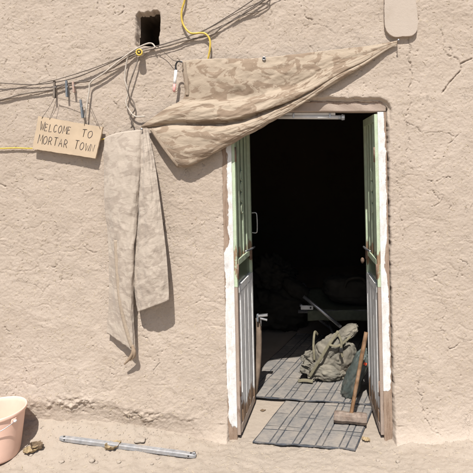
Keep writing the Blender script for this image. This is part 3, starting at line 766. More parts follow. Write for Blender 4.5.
def on_cloth(Vc, px, py, off):
    q = P(px, py, -0.08); k = np.argmin((Vc[..., 0]-q.x)**2+(Vc[..., 2]-q.z)**2); return Vector((q.x, Vc.reshape(-1, 3)[k, 1]-off, q.z))
ribbon('hem', [on_cloth(V2, a_, b_, 0.0035) for a_, b_ in ((115.5, 240), (116.5, 262), (118, 283), (120.5, 304), (124, 322), (128, 337), (131.5, 348))], 0.020, M['hem2'], cur)
# drawstring tail
for dx_, dl in ((0, 0), (5, -4)):
    link('drawstring', tube('drawstring', R([(132.5, 345, -.072), (132.8+dx_*.3, 352, -.074), (130+dx_*.8, 358+dl*.4, -.066), (124.5+dx_*1.1, 364+dl, -.056)]), [0.007, 0.010, 0.009, 0.005], 8, 24), M['hem'], cur)

# nails holding it
def nail(px, py, label, proud=0.05, r=0.0042):
    p = P(px, py, -proud); w = wall_y(p.x, p.z)
    t_ = thing('nail', (p.x, w, p.z), label, 'nail')
    link('shank', tube('shank', [(p.x, -proud, p.z), (p.x, w+0.015, p.z-0.002)], r*0.55, 8, 2, False), M['rusty'], t_)
    link('head', tube('head', [(p.x, -proud-0.0025, p.z), (p.x, -proud, p.z)], r*1.5, 10, 2, False), M['steel'], t_)
    return t_
nail(398.5, 40, 'nail holding the curtain below the pale stone slab', 0.055)
nail(181.5, 62, 'nail at the upper left corner of the camouflage curtain', 0.06)
nail(141.5, 129.0, 'nail under the fold where the curtain end hangs down', 0.075)

# ------------------------------------------------------------------ stone slab top right
bm = bmesh.new()
out = [(385, -30), (384.3, 10), (385.2, 28), (389.5, 34.5), (394, 37.2), (404, 36.3), (411, 36.2), (416.3, 31.5), (417.6, 20), (415.5, 0), (415, -30)]
def _y(p): return wall_y(p.x, p.z)
w0 = [Vector(v_) + Vector((0.0016*math.sin(k_*2.3)+0.001*math.sin(k_*5.1), 0, 0.0015*math.sin(k_*1.7))) for k_, v_ in enumerate(catmull([P(a, b, -0.02) for a, b in out], 70))]
base_y = wall_y(P(400, 15)[0], P(400, 15)[2])
bk = [bm.verts.new((p.x, base_y+0.012, p.z)) for p in w0]; fr = [bm.verts.new((p.x, base_y-0.024, p.z)) for p in w0]
bm.faces.new(bk); bm.faces.new(fr[::-1])
for i in range(len(w0)):
    j = (i+1) % len(w0); bm.faces.new((bk[i], bk[j], fr[j], fr[i]))
bmesh.ops.bevel(bm, geom=[e for e in bm.edges if all(v.co.y < base_y-0.02 for v in e.verts)], offset=0.0025, segments=2, affect='EDGES', profile=0.5)
tag(link('stone_slab', bm_mesh('stone_slab', bm), M['slab']), 'pale flat stone slab set on the wall above the curtain tip', 'slab')

# ------------------------------------------------------------------ cables
def cable(name, pts, r, mat, label, cat='cable', group=None, sides=7, n=None):
    """pts: (px, py, gap in front of plaster)"""
    w = []
    for px, py, g in pts:
        p = P(px, py, -g); y = wall_y(p.x, p.z) if not (133 < px < 159 and 8 < py < 48) else -0.005
        y = max(y, -0.03)
        w.append(P(px, py, y-g))
    return tag(link(name, tube(name, w, r, sides, n or len(pts)*10), mat), label, cat, group)
GC = 'cables strung across the wall'
cable('cable', [(-25, 82, .02), (0, 83, .02), (30, 84.6, .012), (54, 82.5, .014), (80, 76, .014), (110, 63, .018), (136, 51, .014), (160, 45, .02), (200, 32, .015), (230, 15, .02), (253, 0, .02), (275, -14, .02)], 0.0026, M['wire'], 'topmost thin dark wire along the wall, level at the left edge', 'cable', GC)
cable('cable', [(-25, 97, .03), (0, 91.5, .03), (30, 85.5, .03), (55, 80, .03), (85, 71, .03), (112, 61, .03), (138, 50.5, .03), (165, 44, .03), (203, 31, .03), (232, 15.5, .03), (259, 2, .03), (285, -12, .03)], 0.0022, M['wire'], 'thin straight dark wire just below the topmost wire', 'cable', GC)
cable('cable', [(-25, 104, .012), (0, 100, .012), (23, 94, .014), (53, 89.5, .016), (70, 83, .02), (91, 80.5, .016), (112, 68, .02), (136, 53.5, .02), (165, 46.5, .012), (188, 40, .012), (211, 35, .012), (222, 27, .014), (232, 21, .012), (247, 12, .014), (258, 5, .012), (272, -6, .012)], 0.0040, M['cable'], 'lowest and thickest dusty cable along the wall', 'cable', GC)
cable('cable', [(232, 21, .018), (247, 14, .016), (258, 11.5, .012), (266, 7.5, .012), (270, 1, .015), (264, -3, .02), (257, -2, .02)], 0.0030, M['cable'], 'short looped dark cable end at the top edge', 'cable', GC)
cable('cable', [(85, 118, .035), (86.5, 108, .03), (89, 92, .026), (91, 82, .028), (104, 73, .032), (120, 60, .034), (135, 49.5, .03), (146, 44, .02), (152, 43.5, .01), (155.5, 47.5, .018)], 0.0046, M['white_cable'], 'off-white cable dropping from the vent to the cardboard sign', 'cable', GC)
cable('cable', [(136, 51, .02), (128.5, 56, .025), (126, 66, .022), (124.7, 79, .022), (128, 92, .022), (126, 103, .022), (130.5, 112, .022), (136, 116.5, .025), (145, 116.3, .025)], 0.0042, M['white_cable'], 'off-white cable loop hanging below the vent', 'cable', GC)
cable('cable', [(139, 57, .02), (134.5, 70, .03), (129, 86, .034), (128.5, 94, .03), (133.5, 102, .022), (134.5, 110, .02), (130, 117, .02), (133, 123, .02), (131, 128, .02)], 0.0042, M['cable'], 'grey strand twisted round the white loop below the vent', 'cable', GC)
cable('cable', [(186, -14, .02), (184.7, 0, .02), (181.6, 12, .02), (183, 24, .02), (190.5, 33, .028), (203.5, 33, .030), (209.3, 38.5, .03), (210, 48, .03), (207.5, 62, .022)], 0.0058, M['yellow'], 'yellow cable curving down behind the curtain top', 'cable', GC)
cable('cable', [(-25, 148.5, .012), (0, 148.5, .012), (16, 148, .012), (34, 148.3, .012), (60, 145, .012), (92, 141, .014), (104, 139, .012), (112, 139, .012)], 0.0042, M['yellow'], 'yellow cable running level behind the cardboard sign', 'cable', GC)
cable('wire', [(158, 47, .015), (165, 53, .025), (172.5, 59.8, .03), (176.5, 61.5, .032)], 0.0018, M['wire'], 'short thin wire from vent corner to curtain nail', 'wire')
# yellow socket hanging on the cable bundle
c = P(139.6, 52.5, -0.046)
sk = thing('cable_socket', c, 'round yellow ended cable socket below the vent', 'socket')
link('body', tube('body', [c+Vector((0.002, 0.045, 0.004)), c+Vector((0, 0.022, 0)), c+Vector((0, -0.004, 0))], [0.012, 0.018, 0.019], 16, 6), M['white_cable'], sk)
link('ring', tube('ring', [c+Vector((0.0165*math.cos(a), -0.006, 0.0165*math.sin(a))) for a in np.linspace(0, 2*math.pi, 25)], 0.0050, 8), M['yellow'], sk)
link('core', tube('core', [c+Vector((0, -0.003, 0)), c+Vector((0, -0.008, 0))], 0.0125, 14, 2, False), M['black'], sk)
link('pin', tube('pin', [c+Vector((0, -0.006, 0)), c+Vector((0, -0.013, 0))], 0.006, 10, 2, False), M['yellow'], sk)

# marker hanging from strap by curtain corner
mk = thing('marker_pen', P(174, 91, -.05), 'white and pink marker hanging beside the curtain corner', 'marker')
link('barrel', tube('barrel', R([(176, 70, -.052), (175, 80, -.05), (174.6, 84, -.05)]), 0.0088, 10, 4, False), M['penw'], mk)
link('cap', tube('cap', R([(174.6, 84, -.05), (174.2, 90, -.05), (174.1, 92, -.05)]), [0.0092, 0.0092, 0.006], 10, 4, False), M['penp'], mk)
link('cord', tube('cord', R([(176, 71, -.052), (175.8, 65, -.056), (178, 61.5, -.06), (182, 62, -.062)]), [0.0075, 0.005, 0.0045, 0.004], 8, 20), M['black'], mk)

# pegs
def peg(px, py0, py1, mat, label, tilt=0.0, y=-0.030):
    a, b = P(px, py0, y), P(px+tilt, py1, y)
    mid = (a+b)/2; L = (a-b).length; ez = (a-b).normalized(); ey = Vector((0, 1, 0)); ex = ey.cross(ez).normalized()
    t_ = thing('clothes_peg', b, label, 'clothes peg', 'pegs on the cables')
    for s in (-1, 1):
        bm = bmesh.new()
        box_bm(bm, (0.011, 0.0055, L), axes_mat(mid+ey*0.0045*s, ex, (ey+ez*0.05*s).normalized(), (ez-ey*0.05*s).normalized()), 0.0015)
        link('prong', bm_mesh('prong', bm), mat, t_)
    m2 = mid+ez*L*0.12
    link('spring', tube('spring', [m2-ex*0.0075, m2+ex*0.0075], 0.0055, 8, 2, False), M['steel'], t_)
peg(54.3, 80.5, 98, M['cable'], 'dark peg on the wires at the left, above the sign', 0.4)
peg(66.3, 80.5, 97, M['blue_peg'], 'faded blue peg on the wires above the sign', 1.0)
peg(73.0, 81.5, 92.5, M['pink_peg'], 'small pinkish peg on the wires above the sign', 1.2)
peg(80.5, 99.5, 118, M['blue_peg'], 'faded blue peg clipped just above the cardboard sign', 2.5, -.042)

# ------------------------------------------------------------------ cardboard sign
yS = -0.037
TL, TR, BR, BL = P(38.4, 116, yS), P(102.8, 127, yS), P(95.3, 158.4, yS-0.006), P(32.4, 148.8, yS-0.006)
sign = thing('cardboard_sign', (BL+BR)/2, 'cardboard sign reading WELCOME TO MORTAR TOWN hung on string', 'sign')
ex = (TR-TL).normalized(); ez = ((TL-BL)+(TR-BR)); ez = (ez - ex*ez.dot(ex)).normalized(); ey = ez.cross(ex)
def S(u, v, off=0.0):
    p = (TL*(1-u)+TR*u)*v + (BL*(1-u)+BR*u)*(1-v); return p - ey*off*1.0
bm = bmesh.new(); n = 24; th = 0.013
def edge_pts():
    pts = []
    for k in range(n): pts.append((k/n, 1))
    for k in range(10): pts.append((1, 1-k/10))
    for k in range(n): pts.append((1-k/n, 0))
    for k in range(10): pts.append((0, k/10))
    return pts
ep = edge_pts()
jr = [Vector((random.uniform(-1, 1), 0, random.uniform(-1, 1)))*0.0012 for _ in ep]
fr = [bm.verts.new(S(a, b, 0.0)+j) for (a, b), j in zip(ep, jr)]; bk = [bm.verts.new(S(a, b, -th)+j) for (a, b), j in zip(ep, jr)]
bm.faces.new(fr); bm.faces.new(bk[::-1])
for i in range(len(ep)):
    j = (i+1) % len(ep); bm.faces.new((fr[i], bk[i], bk[j], fr[j]))
link('board', bm_mesh('board', bm), M['card'], sign)
front_sign = 1 if (ey.y < 0) else -1
GL = {'W': [[(0, 1), (.25, 0), (.5, .75), (.75, 0), (1, 1)]], 'E': [[(.8, .97), (0.05, 1), (0, 0), (.8, .04)], [(0.02, .52), (.65, .55)]],
      'L': [[(.05, 1), (0, 0), (.85, .05)]], 'C': [[(.85, .85), (.5, 1), (.1, .75), (0, .4), (.2, .05), (.55, 0), (.88, .16)]],
      'O': [[(.5, 1), (.12, .8), (0, .45), (.2, .08), (.55, 0), (.9, .25), (1, .6), (.8, .93), (.5, 1)]],
      'M': [[(0, 0), (.12, 1), (.48, .3), (.86, 1), (1, 0)]], 'T': [[(0, .97), (1, 1)], [(.5, .98), (.45, 0)]],
      'R': [[(.02, 0), (.05, 1), (.6, .95), (.78, .75), (.6, .52), (.05, .45)], [(.35, .48), (.9, 0)]],
      'A': [[(0, 0), (.48, 1), (.95, 0)], [(.18, .36), (.8, .38)]], 'N': [[(0, 0), (.05, 1), (.85, .02), (.95, 1)]]}
def word(txt, u0, u1, vb, vt, first_big=True):
    k = len(txt); cell = (u1-u0)/k; allV = []; allF = []
    for i, ch in enumerate(txt):
        hgt = (vt-vb)*(1.0 if (i == 0 and first_big) else random.uniform(.78, .9))
        a0 = u0+cell*i; w = cell*(0.86 if ch in 'WM' else 0.68); dv = random.uniform(-.012, .012)
        for st_ in GL[ch]:
            pts = [S(a0+w*x, vb+dv+hgt*y+0.008*random.uniform(-1, 1), 0.0)+Vector((0, -0.0008, 0)) for x, y in st_]
            sm = ch in 'COR' and len(st_) > 2
            Vt = tube_V(pts, 0.00165, len(pts)*6 if sm else None, 6, sm, 0.45)
            b0 = len(allV); nn = Vt.shape[0]; allV += [tuple(q) for q in Vt.reshape(-1, 3)]
            for r_ in range(nn-1):
                for s_ in range(6):
                    allF.append((b0+r_*6+s_, b0+r_*6+(s_+1) % 6, b0+(r_+1)*6+(s_+1) % 6, b0+(r_+1)*6+s_))
            allF.append(tuple(b0+s_ for s_ in range(6))); allF.append(tuple(b0+(nn-1)*6+s_ for s_ in range(6)))
    me = bpy.data.meshes.new('lettering'); me.from_pydata(allV, [], allF); finish(me)
    link('lettering', me, M['ink'], sign)
word('WELCOME', 0.06, 0.555, 0.60, 0.86); word('TO', 0.71, 0.90, 0.60, 0.84)
word('MORTAR', 0.065, 0.555, 0.20, 0.48); word('TOWN', 0.64, 0.975, 0.20, 0.46)
def knotline(a, b, r=0.0013):
    return tube('string', [a, (a+b)/2+Vector((0.002, 0.0, -0.002)), b], r, 6, 10)
link('string', knotline(S(0.06, .95, .002), P(54.8, 97.5, -.032)), M['wire'], sign)
link('string', knotline(S(0.18, .96, .002), P(57, 97, -.032)), M['wire'], sign)
link('string', knotline(P(56.5, 97.5, -.034), P(81, 103, -.04)), M['wire'], sign)
link('string', knotline(S(0.72, .95, .002), P(85.5, 108, -.040)), M['wire'], sign)
link('string', knotline(S(0.97, .93, .002), P(88, 101, -.038)), M['wire'], sign)

# ------------------------------------------------------------------ bucket
bx, by = P(-1.5, 0, -0.20)[0], -0.205
bz = ground_z(bx, by)-0.004
bk_ = thing('bucket', (bx, by, bz), 'pale pink plastic bucket by the wall at the left edge', 'bucket')
prof = [(0.0, 0.004), (0.094, 0.004), (0.098, 0.010), (0.099, 0.0), (0.104, 0.002), (0.107, 0.012), (0.112, 0.06), (0.121, 0.14), (0.130, 0.232), (0.1305, 0.236), (0.137, 0.238), (0.139, 0.243), (0.139, 0.254),
        (0.1375, 0.2575), (0.134, 0.258), (0.1315, 0.255), (0.128, 0.236), (0.119, 0.14), (0.1095, 0.06), (0.103, 0.014), (0.095, 0.0095), (0.0, 0.0095)]
na = 72; a = np.linspace(0, 2*math.pi, na, endpoint=False)
V = np.stack([np.stack([bx+r*np.cos(a), by+r*np.sin(a), np.full(na, bz+h)], -1) for r, h in prof[3:] ], 0)
body = link('body', grid_mesh('body', V, wrap_u=True), M['bucket'], bk_)
V = np.stack([np.stack([bx+r*np.cos(a), by+r*np.sin(a), np.full(na, bz+h)], -1) for r, h in prof[:4]], 0)
link('base', grid_mesh('base', V, wrap_u=True), M['bucket'], bk_)
for ang in (-0.42, math.pi-0.42):
    d = Vector((math.cos(ang), math.sin(ang), 0)); q = Vector((bx, by, bz+0.222))+d*0.131
    tg_ = Vector((-d.y, d.x, 0))
    link('lug', box('lug', (0.016, 0.028, 0.026), axes_mat(q, d, tg_, Vector((0, 0, 1))), 0.004), M['bucket'], bk_)
# wire bail fallen towards the right/front
d = Vector((math.cos(-0.42), math.sin(-0.42), 0)); tn = Vector((-d.y, d.x, 0)); q0 = Vector((bx, by, bz+0.222))
arc = []
for k in range(25):
    th_ = math.pi*k/24
    arc.append(q0 + d*0.146*math.cos(th_) + (-tn*0.93 + Vector((0, 0, -0.33))).normalized()*0.152*math.sin(th_))
link('bail', tube('bail', arc, 0.0024, 6, 60), M['steel'], bk_)
link('bail_knob', tube('bail_knob', [q0+d*0.140, q0+d*0.152], 0.007, 10, 2, False), M['penw'], bk_)

# ------------------------------------------------------------------ metal bar on the ground
def on_ground(px, py):
    """point where the photo ray meets the built ground"""
    o = Vector((0, -DIST, EYE)); dirv = P(px, py, 0)-o
    t = 0.55
    for _ in range(4000):
        q = o+dirv*t
        if q.z <= ground_z(q.x, q.y) or t > 3: return q
        t += 0.002
    return q
def on_ground_fast(px, py):
    o = Vector((0, -DIST, EYE)); dirv = P(px, py, 0)-o
    ts = np.linspace(0.6, 1.6, 1500); X = o.x+dirv.x*ts; Y = o.y+dirv.y*ts; Z = o.z+dirv.z*ts
    k = int(np.argmax(Z <= ground_h(X, Y))); return Vector((X[k], Y[k], Z[k]))
A, B = on_ground_fast(60, 440), on_ground_fast(196, 458)
A.z += 0.008; B.z += 0.009
ex = (B-A).normalized(); ey = Vector((0, 0, 1)).cross(ex).normalized(); ez = ex.cross(ey)
Lb = (B-A).length; mid = (A+B)/2
# lift so that it rests on the highest bumps
gap = max(ground_z(*(A+(B-A)*t).to_2d()) - (A+(B-A)*t).z for t in np.linspace(0, 1, 40))
lift = ez*(gap+0.0045)
bar_ = thing('metal_bar', mid+lift, 'grey metal bar with holed ends lying on the ground', 'bar')
bm = bmesh.new()
w2, h2 = 0.0135, 0.011
prof_t = [(0, 0.5, 0.7), (0.012, 0.85, 0.75), (0.03, 1, .8), (0.09, 1, 1), (0.91, 1, 1), (0.97, 1, .8), (0.988, .85, .75), (1, .5, .7)]
lay = []
for t, a_, b_ in prof_t:
    c = A+(B-A)*t+lift
    lay.append([bm.verts.new(c+ey*w2*a_*i+ez*h2*b_*k) for i, k in ((-1, -1), (1, -1), (1, .6), (.75, 1), (-.75, 1), (-1, .6))])
for p_, q_ in zip(lay[:-1], lay[1:]):
    for k in range(6): bm.faces.new((p_[k], p_[(k+1) % 6], q_[(k+1) % 6], q_[k]))
bm.faces.new(lay[0]); bm.faces.new(lay[-1])
link('rail', bm_mesh('rail', bm), M['galv'], bar_)
for t in (0.03, 0.962):
    c = A+(B-A)*t+lift+ez*h2*0.8
    link('hole', tube('hole', [c-ez*0.002, c+ez*0.0022], 0.0056, 12, 2, False), M['black'], bar_)  # solid black plug, its colour stands for the dark of an open hole
    c = A+(B-A)*(t+(0.012 if t < .5 else -0.012))+lift-ey*w2
    link('hole', tube('hole', [c+ey*0.002, c-ey*0.001], 0.0045, 12, 2, False), M['black'], bar_)  # same on the side: black colour in place of the hole's shade
c = A+(B-A)*0.985+lift+ez*h2*0.8
link('bolt', tube('bolt', [c, c+ez*0.009], 0.0085, 6, 2, False), M['steel'], bar_)

# leaves, stones, straw on the ground
def dry_leaf(px, py, size, yaw, mat, label, curl=0.5, seed=1, lift=0.012, cat='leaf'):
    q = on_ground_fast(px, py); nu_, nv_ = 22, 12
    V = np.zeros((nv_, nu_, 3)); c_, s_ = math.cos(yaw), math.sin(yaw)
    for i in range(nu_):
        t = i/(nu_-1); wd = size*0.36*math.sin(math.pi*t**0.8)**0.8*(1+0.18*math.sin(t*23+seed))+0.0006
        for j in range(nv_):
            v_ = j/(nv_-1)*2-1
            x_, y_ = (t-0.5)*size, v_*wd
            z_ = curl*size*(0.35*(v_**2)*(1 if seed % 2 else .4) + 0.5*(t-0.5)**2) + 0.05*size*math.sin(t*9+v_*5+seed) + lift*0.35
            V[j, i] = (q.x+c_*x_-s_*y_, q.y+s_*x_+c_*y_, q.z+z_)
    zmin = min(V[j, i, 2]-ground_z(V[j, i, 0], V[j, i, 1]) for j in range(0, nv_, 3) for i in range(0, nu_, 3)); V[..., 2] -= zmin-0.001
    o = link('dry_leaf', grid_mesh('dry_leaf', V), mat); s = o.modifiers.new('thickness', 'SOLIDIFY'); s.thickness = 0.0009
    return tag(o, label, cat, 'dry leaves on the ground')
dry_leaf(113, 449, 0.085, 0.5, M['leaf'], 'curled tan dry leaf lying against the metal bar', 0.75, 3, 0.015)
dry_leaf(37, 449.5, 0.075, -0.3, M['leafdark'], 'dark curled dry leaf beside the pink bucket', 0.9, 5)
dry_leaf(31, 453, 0.075, 0.4, M['leaf'], 'tan dry leaf nearest to the pink bucket', 0.6, 7)
dry_leaf(170, 455.5, 0.035, 0.2, M['leaf'], 'small tan leaf under the right part of the bar', 0.5, 4)
dry_leaf(366, 441, 0.05, -0.4, M['leaf'], 'small tan leaf on the sand below the hammer head', 0.6, 9)
dry_leaf(263, 411, 0.035, 0.1, M['leafdark'], 'small brown leaf beside the left door leaf', 0.5, 6)
def stone(px, py, r, label, seed):
    q = on_ground_fast(px, py)
    o = link('stone', blob('stone', (q.x, q.y, q.z+r[2]*0.35), r, seed, 0.28, 1.4, 0.05, 24, 16, 2.4), M['stone'])
    return tag(o, label, 'stone', 'stones on the ground')
stone(140, 441, (0.030, 0.022, 0.012), 'flat pale stone just behind the metal bar', 3)
stone(92, 461.5, (0.014, 0.012, 0.011), 'small stone in front of the metal bar, left one', 5)
stone(96.5, 463, (0.009, 0.008, 0.007), 'tiny stone in front of the metal bar, right one', 6)
stone(119, 462.5, (0.011, 0.010, 0.008), 'small round stone in front of the tan leaf', 8)
stone(190, 428, (0.022, 0.02, 0.018), 'clod of earth at the wall foot beyond the bar', 9)
stone(120, 419, (0.018, 0.016, 0.016), 'clod of earth on the eroded wall foot above the bar', 12)
stone(398, 462, (0.012, 0.01, 0.008), 'small stone on the ground right of the door', 14)
stone(378, 461, (0.010, 0.008, 0.007), 'small stone in front of the right jamb', 15)
for k_ in range(9):
    ppx = random.uniform(15, 215); r_ = random.uniform(.006, .013)
    stone(ppx, random.uniform(428, 466), (r_*1.3, r_, r_*0.7), 'small crumb of dry mud on the sand between bucket and door', 40+k_)
# gravel + straw
gpx = RNG.uniform(-1.95, 1.1, 3200); gpy = -np.abs(RNG.normal(0, .20, 3200))+0.0
ok = (gpy > -0.5); gpx, gpy = gpx[ok], gpy[ok]; gpz = ground_h(gpx, gpy)
Vg = []; Fg = []
octv = [(1, 0, 0), (0, 1, 0), (-1, 0, 0), (0, -1, 0), (0, 0, 1), (0, 0, -1)]
octf = [(0, 1, 4), (1, 2, 4), (2, 3, 4), (3, 0, 4), (1, 0, 5), (2, 1, 5), (3, 2, 5), (0, 3, 5)]
for i in range(len(gpx)):
    r = 0.0012+0.0052*random.random()**4; k = len(Vg); a_ = random.uniform(0, 6.28); sq = random.uniform(.6, 1.2)
    for X, Y, Z in octv:
        Vg.append((gpx[i]+r*(X*math.cos(a_)-Y*sq*math.sin(a_))*random.uniform(.7, 1.3), gpy[i]+r*(X*math.sin(a_)+Y*sq*math.cos(a_)), gpz[i]+r*0.2+r*Z*random.uniform(.6, 1)))
    Fg += [tuple(k+q for q in f) for f in octf]
me = bpy.data.meshes.new('gravel'); me.from_pydata(Vg, [], Fg); finish(me, False)
gr = link('gravel', me, M['stone']); gr["kind"] = "stuff"; tag(gr, 'loose grit scattered along the foot of the wall', 'gravel')
sx2 = RNG.uniform(-1.95, 1.1, 420); sy2 = RNG.uniform(-0.42, -0.01, 420); sz2 = ground_h(sx2, sy2)
def gplace(i):
    a_ = random.uniform(0, math.pi)
    return Vector((sx2[i], sy2[i], sz2[i]+0.0012)), Vector((math.cos(a_), math.sin(a_), 0)), Vector((0, 0, 1))
gs = link('straw', straw_mesh('ground_straw', len(sx2), gplace, 0.006, 0.03, 0.0018), M['straw']); gs["kind"] = "stuff"
tag(gs, 'bits of straw lying on the sandy ground', 'straw')

# ------------------------------------------------------------------ mats in the doorway
tile_cache = {}
SKEW = math.radians(12)
def tile_mesh(w, l):
    key = (round(w, 3), round(l, 3))
    if key not in tile_cache:
        me_ = box('pad', (w, l, 0.004), Matrix.Identity(4), 0.0012, 1)
        for v_ in me_.vertices: v_.co.x, v_.co.y = v_.co.x + v_.co.y*math.sin(SKEW), v_.co.y*math.cos(SKEW)
        me_.materials.append(M['mattile']); tile_cache[key] = me_
    return tile_cache[key]
def make_mat(corner, yaw, strips, rows_, label, zlift, seed):
    ex = Vector((math.cos(yaw), math.sin(yaw), 0)); ey = Vector((-math.sin(yaw-SKEW), math.cos(yaw-SKEW), 0))
    gap = 0.0075; gv = 0.0055; Wt = sum(strips)+gap*(len(strips)+1); Lt = sum(rows_)+gv*(len(rows_)+1)
    c0 = Vector(corner)
    def h(u_, v_): return zlift + 0.004*float(fbm(np.array([u_*5.0+seed]), np.array([v_*5.0]), 2, 400+seed)[0])
    nu_, nv_ = 40, 40
    V = np.zeros((nv_, nu_, 3))
    for j in range(nv_):
        for i in range(nu_):
            u_, v_ = Wt*i/(nu_-1), Lt*j/(nv_-1)
            wob = 0.004*math.sin(i*0.7+seed)*(j in (0, nv_-1))
            p = c0+ex*u_+ey*(v_+wob); V[j, i] = (p.x, p.y, h(u_, v_)+0.0078)
    o = link('floor_mat', grid_mesh('floor_mat', V), M['matbase']); s = o.modifiers.new('thickness', 'SOLIDIFY'); s.thickness = 0.008; s.offset = -1
    tag(o, label, 'mat', 'mats in the doorway')
    u0 = gap
    for w in strips:
        v0 = gv
        for l in rows_:
            uc, vc = u0+w/2, v0+l/2; p = c0+ex*uc+ey*vc
            m = link('pad', tile_mesh(w, l), None, o)
            m.location = (p.x, p.y, h(uc, vc)+0.0098+random.uniform(-.0006, .0006))
            sx_ = (h(uc, vc+.05)-h(uc, vc-.05))/.1; sy_ = (h(uc+.05, vc)-h(uc-.05, vc))/.1
            m.rotation_euler = (math.atan(sx_), -math.atan(sy_), yaw+random.uniform(-.010, .010))
            v0 += l+gv
        u0 += w+gap
    return o
yaw = math.radians(-7.5)
make_mat((-0.338, -0.035, 0), yaw, [0.088, 0.033]*4+[0.045], [0.13, 0.03, 0.115, 0.03, 0.13, 0.03], 'smaller front floor mat, dusty, sticking out over the threshold', 0.004, 3)
make_mat((-0.545, 0.485, 0), yaw, [0.088, 0.033]*7, [0.115, 0.03]*8, 'long rear floor mat running into the dark room', 0.017, 9)

# ------------------------------------------------------------------ sledgehammer
hz = 0.030
hc = Vector((0.253, 0.14, hz+0.016))
hm = thing('sledgehammer', (hc.x, hc.y, hz), 'sledgehammer with wooden handle leaning on the right door leaf', 'hammer')
hx = Vector((math.cos(-0.12), math.sin(-0.12), -0.02)).normalized(); top = Vector((0.366, 0.255, 0.55))
hzv = (top-hc); hzv = (hzv - hx*hzv.dot(hx)).normalized(); hyv = hzv.cross(hx)
zmin_shift = 0
bm = bmesh.new(); lay = []
for t, s in ((-1, .80), (-.97, .9), (-.88, .97), (-.45, 1.0), (-.25, .9), (.25, .9), (.45, 1.0), (.88, .97), (.97, .9), (1, .8)):
    lay.append([bm.verts.new(hx*0.103*t + hyv*0.033*s*math.cos(a)*1.12 + hzv*0.033*s*math.sin(a)*1.12) for a in [math.pi/8+k*math.pi/4 for k in range(8)]])
for p_, q_ in zip(lay[:-1], lay[1:]):
    for k in range(8): bm.faces.new((p_[k], p_[(k+1) % 8], q_[(k+1) % 8], q_[k]))
bm.faces.new(lay[0]); bm.faces.new(lay[-1])
lo = min(v.co.z for v in bm.verts); hc.z = 0.018-lo
bmesh.ops.translate(bm, verts=bm.verts, vec=hc)
link('head', bm_mesh('head', bm), M['hammer_iron'], hm)
ax = (top-hc)
link('handle', tube('handle', [hc-ax*0.05, hc+ax*0.1, hc+ax*0.4, hc+ax*0.7, hc+ax*0.93, hc+ax*1.0], [0.012, 0.0125, 0.013, 0.013, 0.0145, 0.0135], 12, 30, True, 1.1), M['hammer_wood'], hm)

# ------------------------------------------------------------------ canvas rucksack
bc = P(331, 355, 0.80); fz = 0.035
bag = thing('rucksack', (bc.x, bc.y, fz), 'slumped dusty olive canvas rucksack on the mat inside the door', 'bag')
Tm = Matrix.Rotation(math.radians(38), 3, 'Y')
link('body', blob('body', (bc.x+0.022, 0.80, 0.165), (0.150, 0.12, 0.168), 4, 0.09, 1.3, 0.085, 130, 84, 2.4, Tm, fz), M['canvas'], bag)
link('pocket', blob('pocket', (bc.x-0.030, 0.715, 0.088), (0.130, 0.065, 0.066), 7, 0.12, 1.6, 0.12, 90, 56, 2.3, Matrix.Rotation(0.22, 3, 'Y'), fz), M['canvas'], bag)
link('flap', blob('flap', (bc.x+0.12, 0.79, 0.350), (0.095, 0.07, 0.045), 9, 0.10, 1.3, 0.06, 90, 50, 2.5, Matrix.Rotation(-0.55, 3, 'Y')), M['canvas'], bag)
link('flap', blob('flap', (bc.x+0.02, 0.745, 0.265), (0.110, 0.07, 0.045), 19, 0.10, 1.3, 0.06, 90, 50, 2.4, Matrix.Rotation(-0.75, 3, 'Y')), M['canvas'], bag)
def crumpled_flap(base, tip, wid, seed):
    base = Vector(base); tip = Vector(tip); rows_ = []
    for k in range(6):
        t = k/5; c_ = base.lerp(tip, t) + Vector((0, 0, 0.02*math.sin(math.pi*t))); w_ = wid*(1-0.45*t)*(1+0.25*math.sin(k*2.1+seed))
        sd = Vector((-(tip-base).z, -0.35*(tip-base).length, (tip-base).x)).normalized()
        rows_.append([c_+sd*w_*(j/4-0.5)+Vector((0, -0.016*math.sin(j*2.2+k+seed), 0.010*math.cos(j*1.7+seed))) for j in range(5)])
    Vf = loft(rows_, 40, 44); Nf = grid_normals(Vf); uu = np.linspace(0, 1, 40)[None, :].repeat(44, 0); vv = np.linspace(0, 1, 44)[:, None].repeat(40, 1)
    Vf = Vf + Nf*(0.010*(1-2*np.abs(fbm(uu*3+seed, vv*3, 3, 500+seed))))[..., None]
    Vf[..., 2] = np.maximum(Vf[..., 2], fz+0.003)
    cloth('side_flap', Vf, np.stack([uu, vv], -1), M['canvas'], bag, 0.004)
crumpled_flap((bc.x-0.09, 0.73, 0.09), (bc.x-0.215, 0.74, 0.20), 0.13, 1)
crumpled_flap((bc.x-0.10, 0.70, 0.06), (bc.x-0.235, 0.70, 0.11), 0.10, 4)
crumpled_flap((bc.x-0.06, 0.70, 0.06), (bc.x-0.16, 0.67, 0.045), 0.08, 6)
def strap(pts, w=0.026): ribbon('strap', [Vector(p) for p in pts], w, M['canvas2'], bag, n=50, nrm=Vector((0, -0.9, 0.43)), th=0.003)
strap([(bc.x-0.165, 0.655, 0.075), (bc.x-0.125, 0.648, 0.145), (bc.x-0.075, 0.650, 0.225), (bc.x-0.02, 0.665, 0.310), (bc.x+0.05, 0.70, 0.395)], 0.022)
strap([(bc.x-0.128, 0.72, 0.17), (bc.x-0.135, 0.74, 0.27), (bc.x-0.125, 0.79, 0.355), (bc.x-0.10, 0.83, 0.32)], 0.016)
strap([(bc.x+0.045, 0.70, 0.385), (bc.x+0.07, 0.668, 0.33), (bc.x+0.068, 0.655, 0.27), (bc.x+0.08, 0.652, 0.22)], 0.018)
strap([(bc.x-0.02, 0.66, 0.31), (bc.x+0.03, 0.655, 0.30), (bc.x+0.08, 0.668, 0.315), (bc.x+0.14, 0.69, 0.36)], 0.016)
